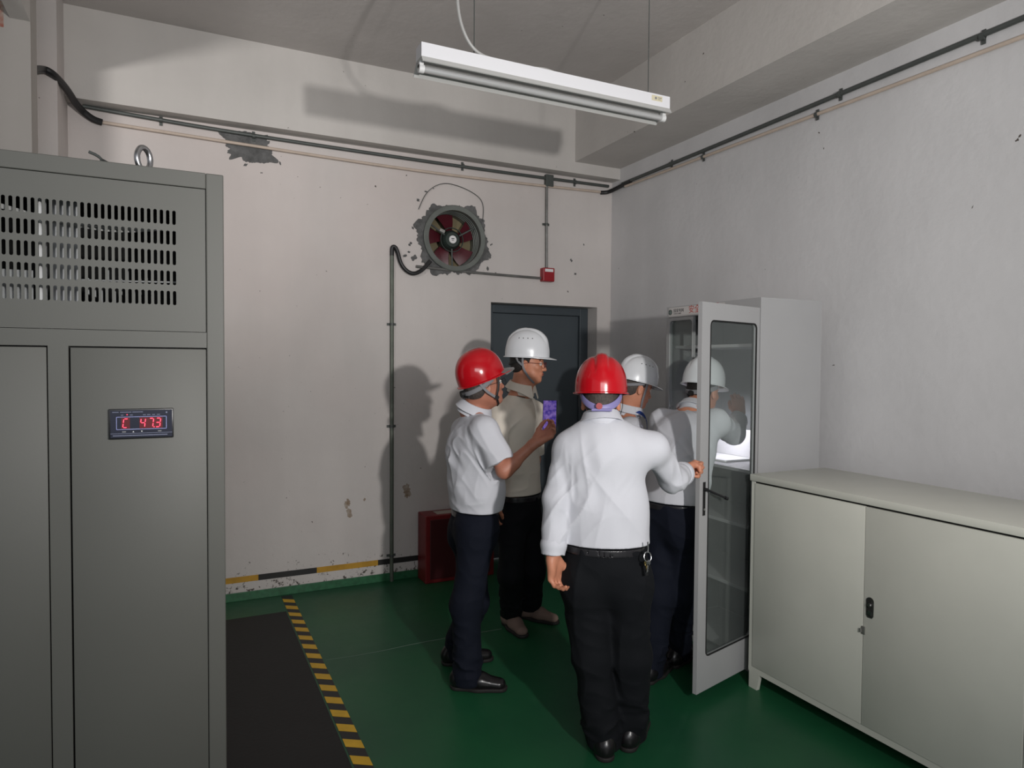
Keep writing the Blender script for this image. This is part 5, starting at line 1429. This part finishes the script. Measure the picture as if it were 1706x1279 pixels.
# --- the man in a white helmet with the blue lanyard
fDm = D_(0.92, 0.40); HMD = hframe(D_(0.93, 0.30), -14)
hcD = W(1060, 646, 4.10)
J = dict(head=hcD, neck=W(1045, 686, 4.12), chest=W(1036, 750, 4.14), waist=W(1032, 800, 4.14), pelvis=W(1034, 862, 4.12),
         sR=W(1050, 714, 3.99), eR=W(1045, 795, 3.97), wR=W(1055, 850, 3.95), sL=W(1030, 722, 4.28), eL=W(1028, 795, 4.32), wL=W(1040, 850, 4.30),
         hR=W(1040, 878, 4.05), hL=W(1030, 878, 4.19), kR=W(1038, 968, 4.05), kL=W(1034, 968, 4.19), aR=V3(2.36, 3.30, AN), aL=V3(2.37, 3.48, AN))
gD = dict(face=fDm, HM=HMD, waist_w=0.135, chest_w=0.150, hip_w=0.145, hem=0.055, hs=1.0,
    handL=(D_(0.1, 0, -1), D_(0.4, -0.8, 0), D_(0.8, 0.4, 0), dict(curl=(0.4, 0.5, 0.4), s=0.95)),
    handR=(D_(0.1, 0, -1), D_(0.4, 0.8, 0), D_(0.8, -0.4, 0), dict(curl=(0.4, 0.5, 0.4), s=0.95)),
    sleeve=dict(L=0.85, R=0.85), shirt=M_shirt, pants=M_blackt, hair=M_hair2, skin=M_skin, toeR=V3(1, 0, 0), toeL=V3(1, 0.1, 0), seed=4.0,
    wrinkle=[(D_(0.3, 0, 1), D_(1, 0, 0), 0.005, 31.0, 4.0, 11, None, 1)])
PD = person('person', 'person in white hard hat with blue lanyard, mostly hidden behind the others', (2.36, 3.40), J, gD)
hp_ = hp(hcD, HMD)
helmet(PD, hp_(-0.008, 0, 0.052), HMD[0], HMD[2], 1.0, M_whiteh, vents=True, vent_side=-1)
band(PD, hp_(-0.012, 0, 0.010), HMD, 0.100, 0.083, 80, 280, 0.020, -0.016, 0.018, M_strapg, 'headband', 0.002)
for y in (-1, 1):
    strap(PD, [hp_(0.020, y*0.088, 0.035), hp_(0.018, y*0.088, -0.02), hp_(0.020, y*0.074, -0.075), hp_(0.045, y*0.035, -0.116), hp_(0.05, 0, -0.122)], M_strapg, 0.014, nfn=tuple(HMD[1]))
MTD = frame(fDm); nb_ = J['neck']
for y in (-1, 1):
    mb = MB(); mb.tube([Vector(nb_+MTD[1]*y*0.01-MTD[0]*0.085+MTD[2]*0.012), Vector(nb_+MTD[1]*y*0.094+MTD[0]*0.0+MTD[2]*0.016), Vector(nb_+MTD[1]*y*0.085+MTD[0]*0.08-MTD[2]*0.02), Vector(nb_+MTD[1]*y*0.035+MTD[0]*0.125-MTD[2]*0.13), Vector(nb_+MTD[0]*0.125-MTD[2]*0.26)], 0.01, n=8, flat=(0.013, 0.0015, tuple(nrm(MTD[1]*y*0.6+MTD[0]*0.6+MTD[2]*0.2))))
    wmesh(mb, 'lanyard', M_bluel, PD)

# --- the man leaning into the cabinet
fE = D_(0.62, 0.78); HME = hframe(D_(0.72, 0.66), -10, 0)
hcE = W(1172, 652, 3.78)
tilt = nrm(fE*0.28+Z)
J = dict(head=hcE, neck=W(1153, 686, 3.68), chest=W(1140, 742, 3.62), waist=W(1130, 795, 3.56), pelvis=W(1122, 852, 3.50),
         sL=W(1104, 702, 3.76), eL=W(1092, 765, 3.88), wL=W(1128, 780, 4.02),
         sR=W(1192, 703, 3.56), eR=W(1222, 722, 3.74), wR=W(1232, 690, 3.90),
         hL=W(1103, 872, 3.56), hR=W(1139, 872, 3.46), kL=W(1098, 990, 3.50), kR=W(1140, 985, 3.53), aL=V3(2.175, 2.785, AN), aR=V3(2.415, 2.875, AN))
gE = dict(face=fE, HM=HME, waist_w=0.140, chest_w=0.160, hip_w=0.150, hem=0.055, hs=1.0, blouse=0.01,
    handL=(D_(0.8, 0.4, 0.2), D_(0.2, 0.2, -1), D_(0.5, -0.8, 0), dict(curl=(0.4, 0.5, 0.4), s=0.95)),
    handR=(D_(0.0, 0.35, 1), D_(0.2, 0.9, -0.3), D_(-0.9, 0.2, 0), dict(curl=(0.4, 0.6, 0.4), s=0.95)),
    sleeve=dict(L=1.88, R=1.75), sleeve_r=(0.064, 0.058, 0.044), shirt=M_shirt, pants=M_navy, hair=M_hair, skin=M_skin, toeR=fE, toeL=fE, seed=5.0,
    wrinkle=[(D_(0.9, 0, 0.25), D_(0, 0, 1), 0.006, 41.0, 3.0, 9, W(1130, 750, 3.5), 0.15),
             (D_(0.6, 0, -1), D_(1, 0, 0.4), 0.003, 42.0, 4.0, 11, None, 1)])
PE = person('person', 'person in white hard hat and long-sleeved white shirt leaning into the open cabinet', (2.30, 2.83), J, gE)
hp_ = hp(hcE, HME)
helmet(PE, hp_(-0.008, 0, 0.052), HME[0], HME[2], 1.0, M_whiteh, vents=False)
band(PE, hp_(-0.012, 0, 0.008), HME, 0.100, 0.083, 80, 280, 0.020, -0.028, 0.024, M_strapg, 'headband', 0.002)
mb = MB(); q = hp_(-0.118, 0, -0.026); mb.cyl(Vector(q+HME[0]*0.01), Vector(q-HME[0]*0.012), 0.014, n=20); wmesh(mb, 'headband_knob', M_strapb, PE)
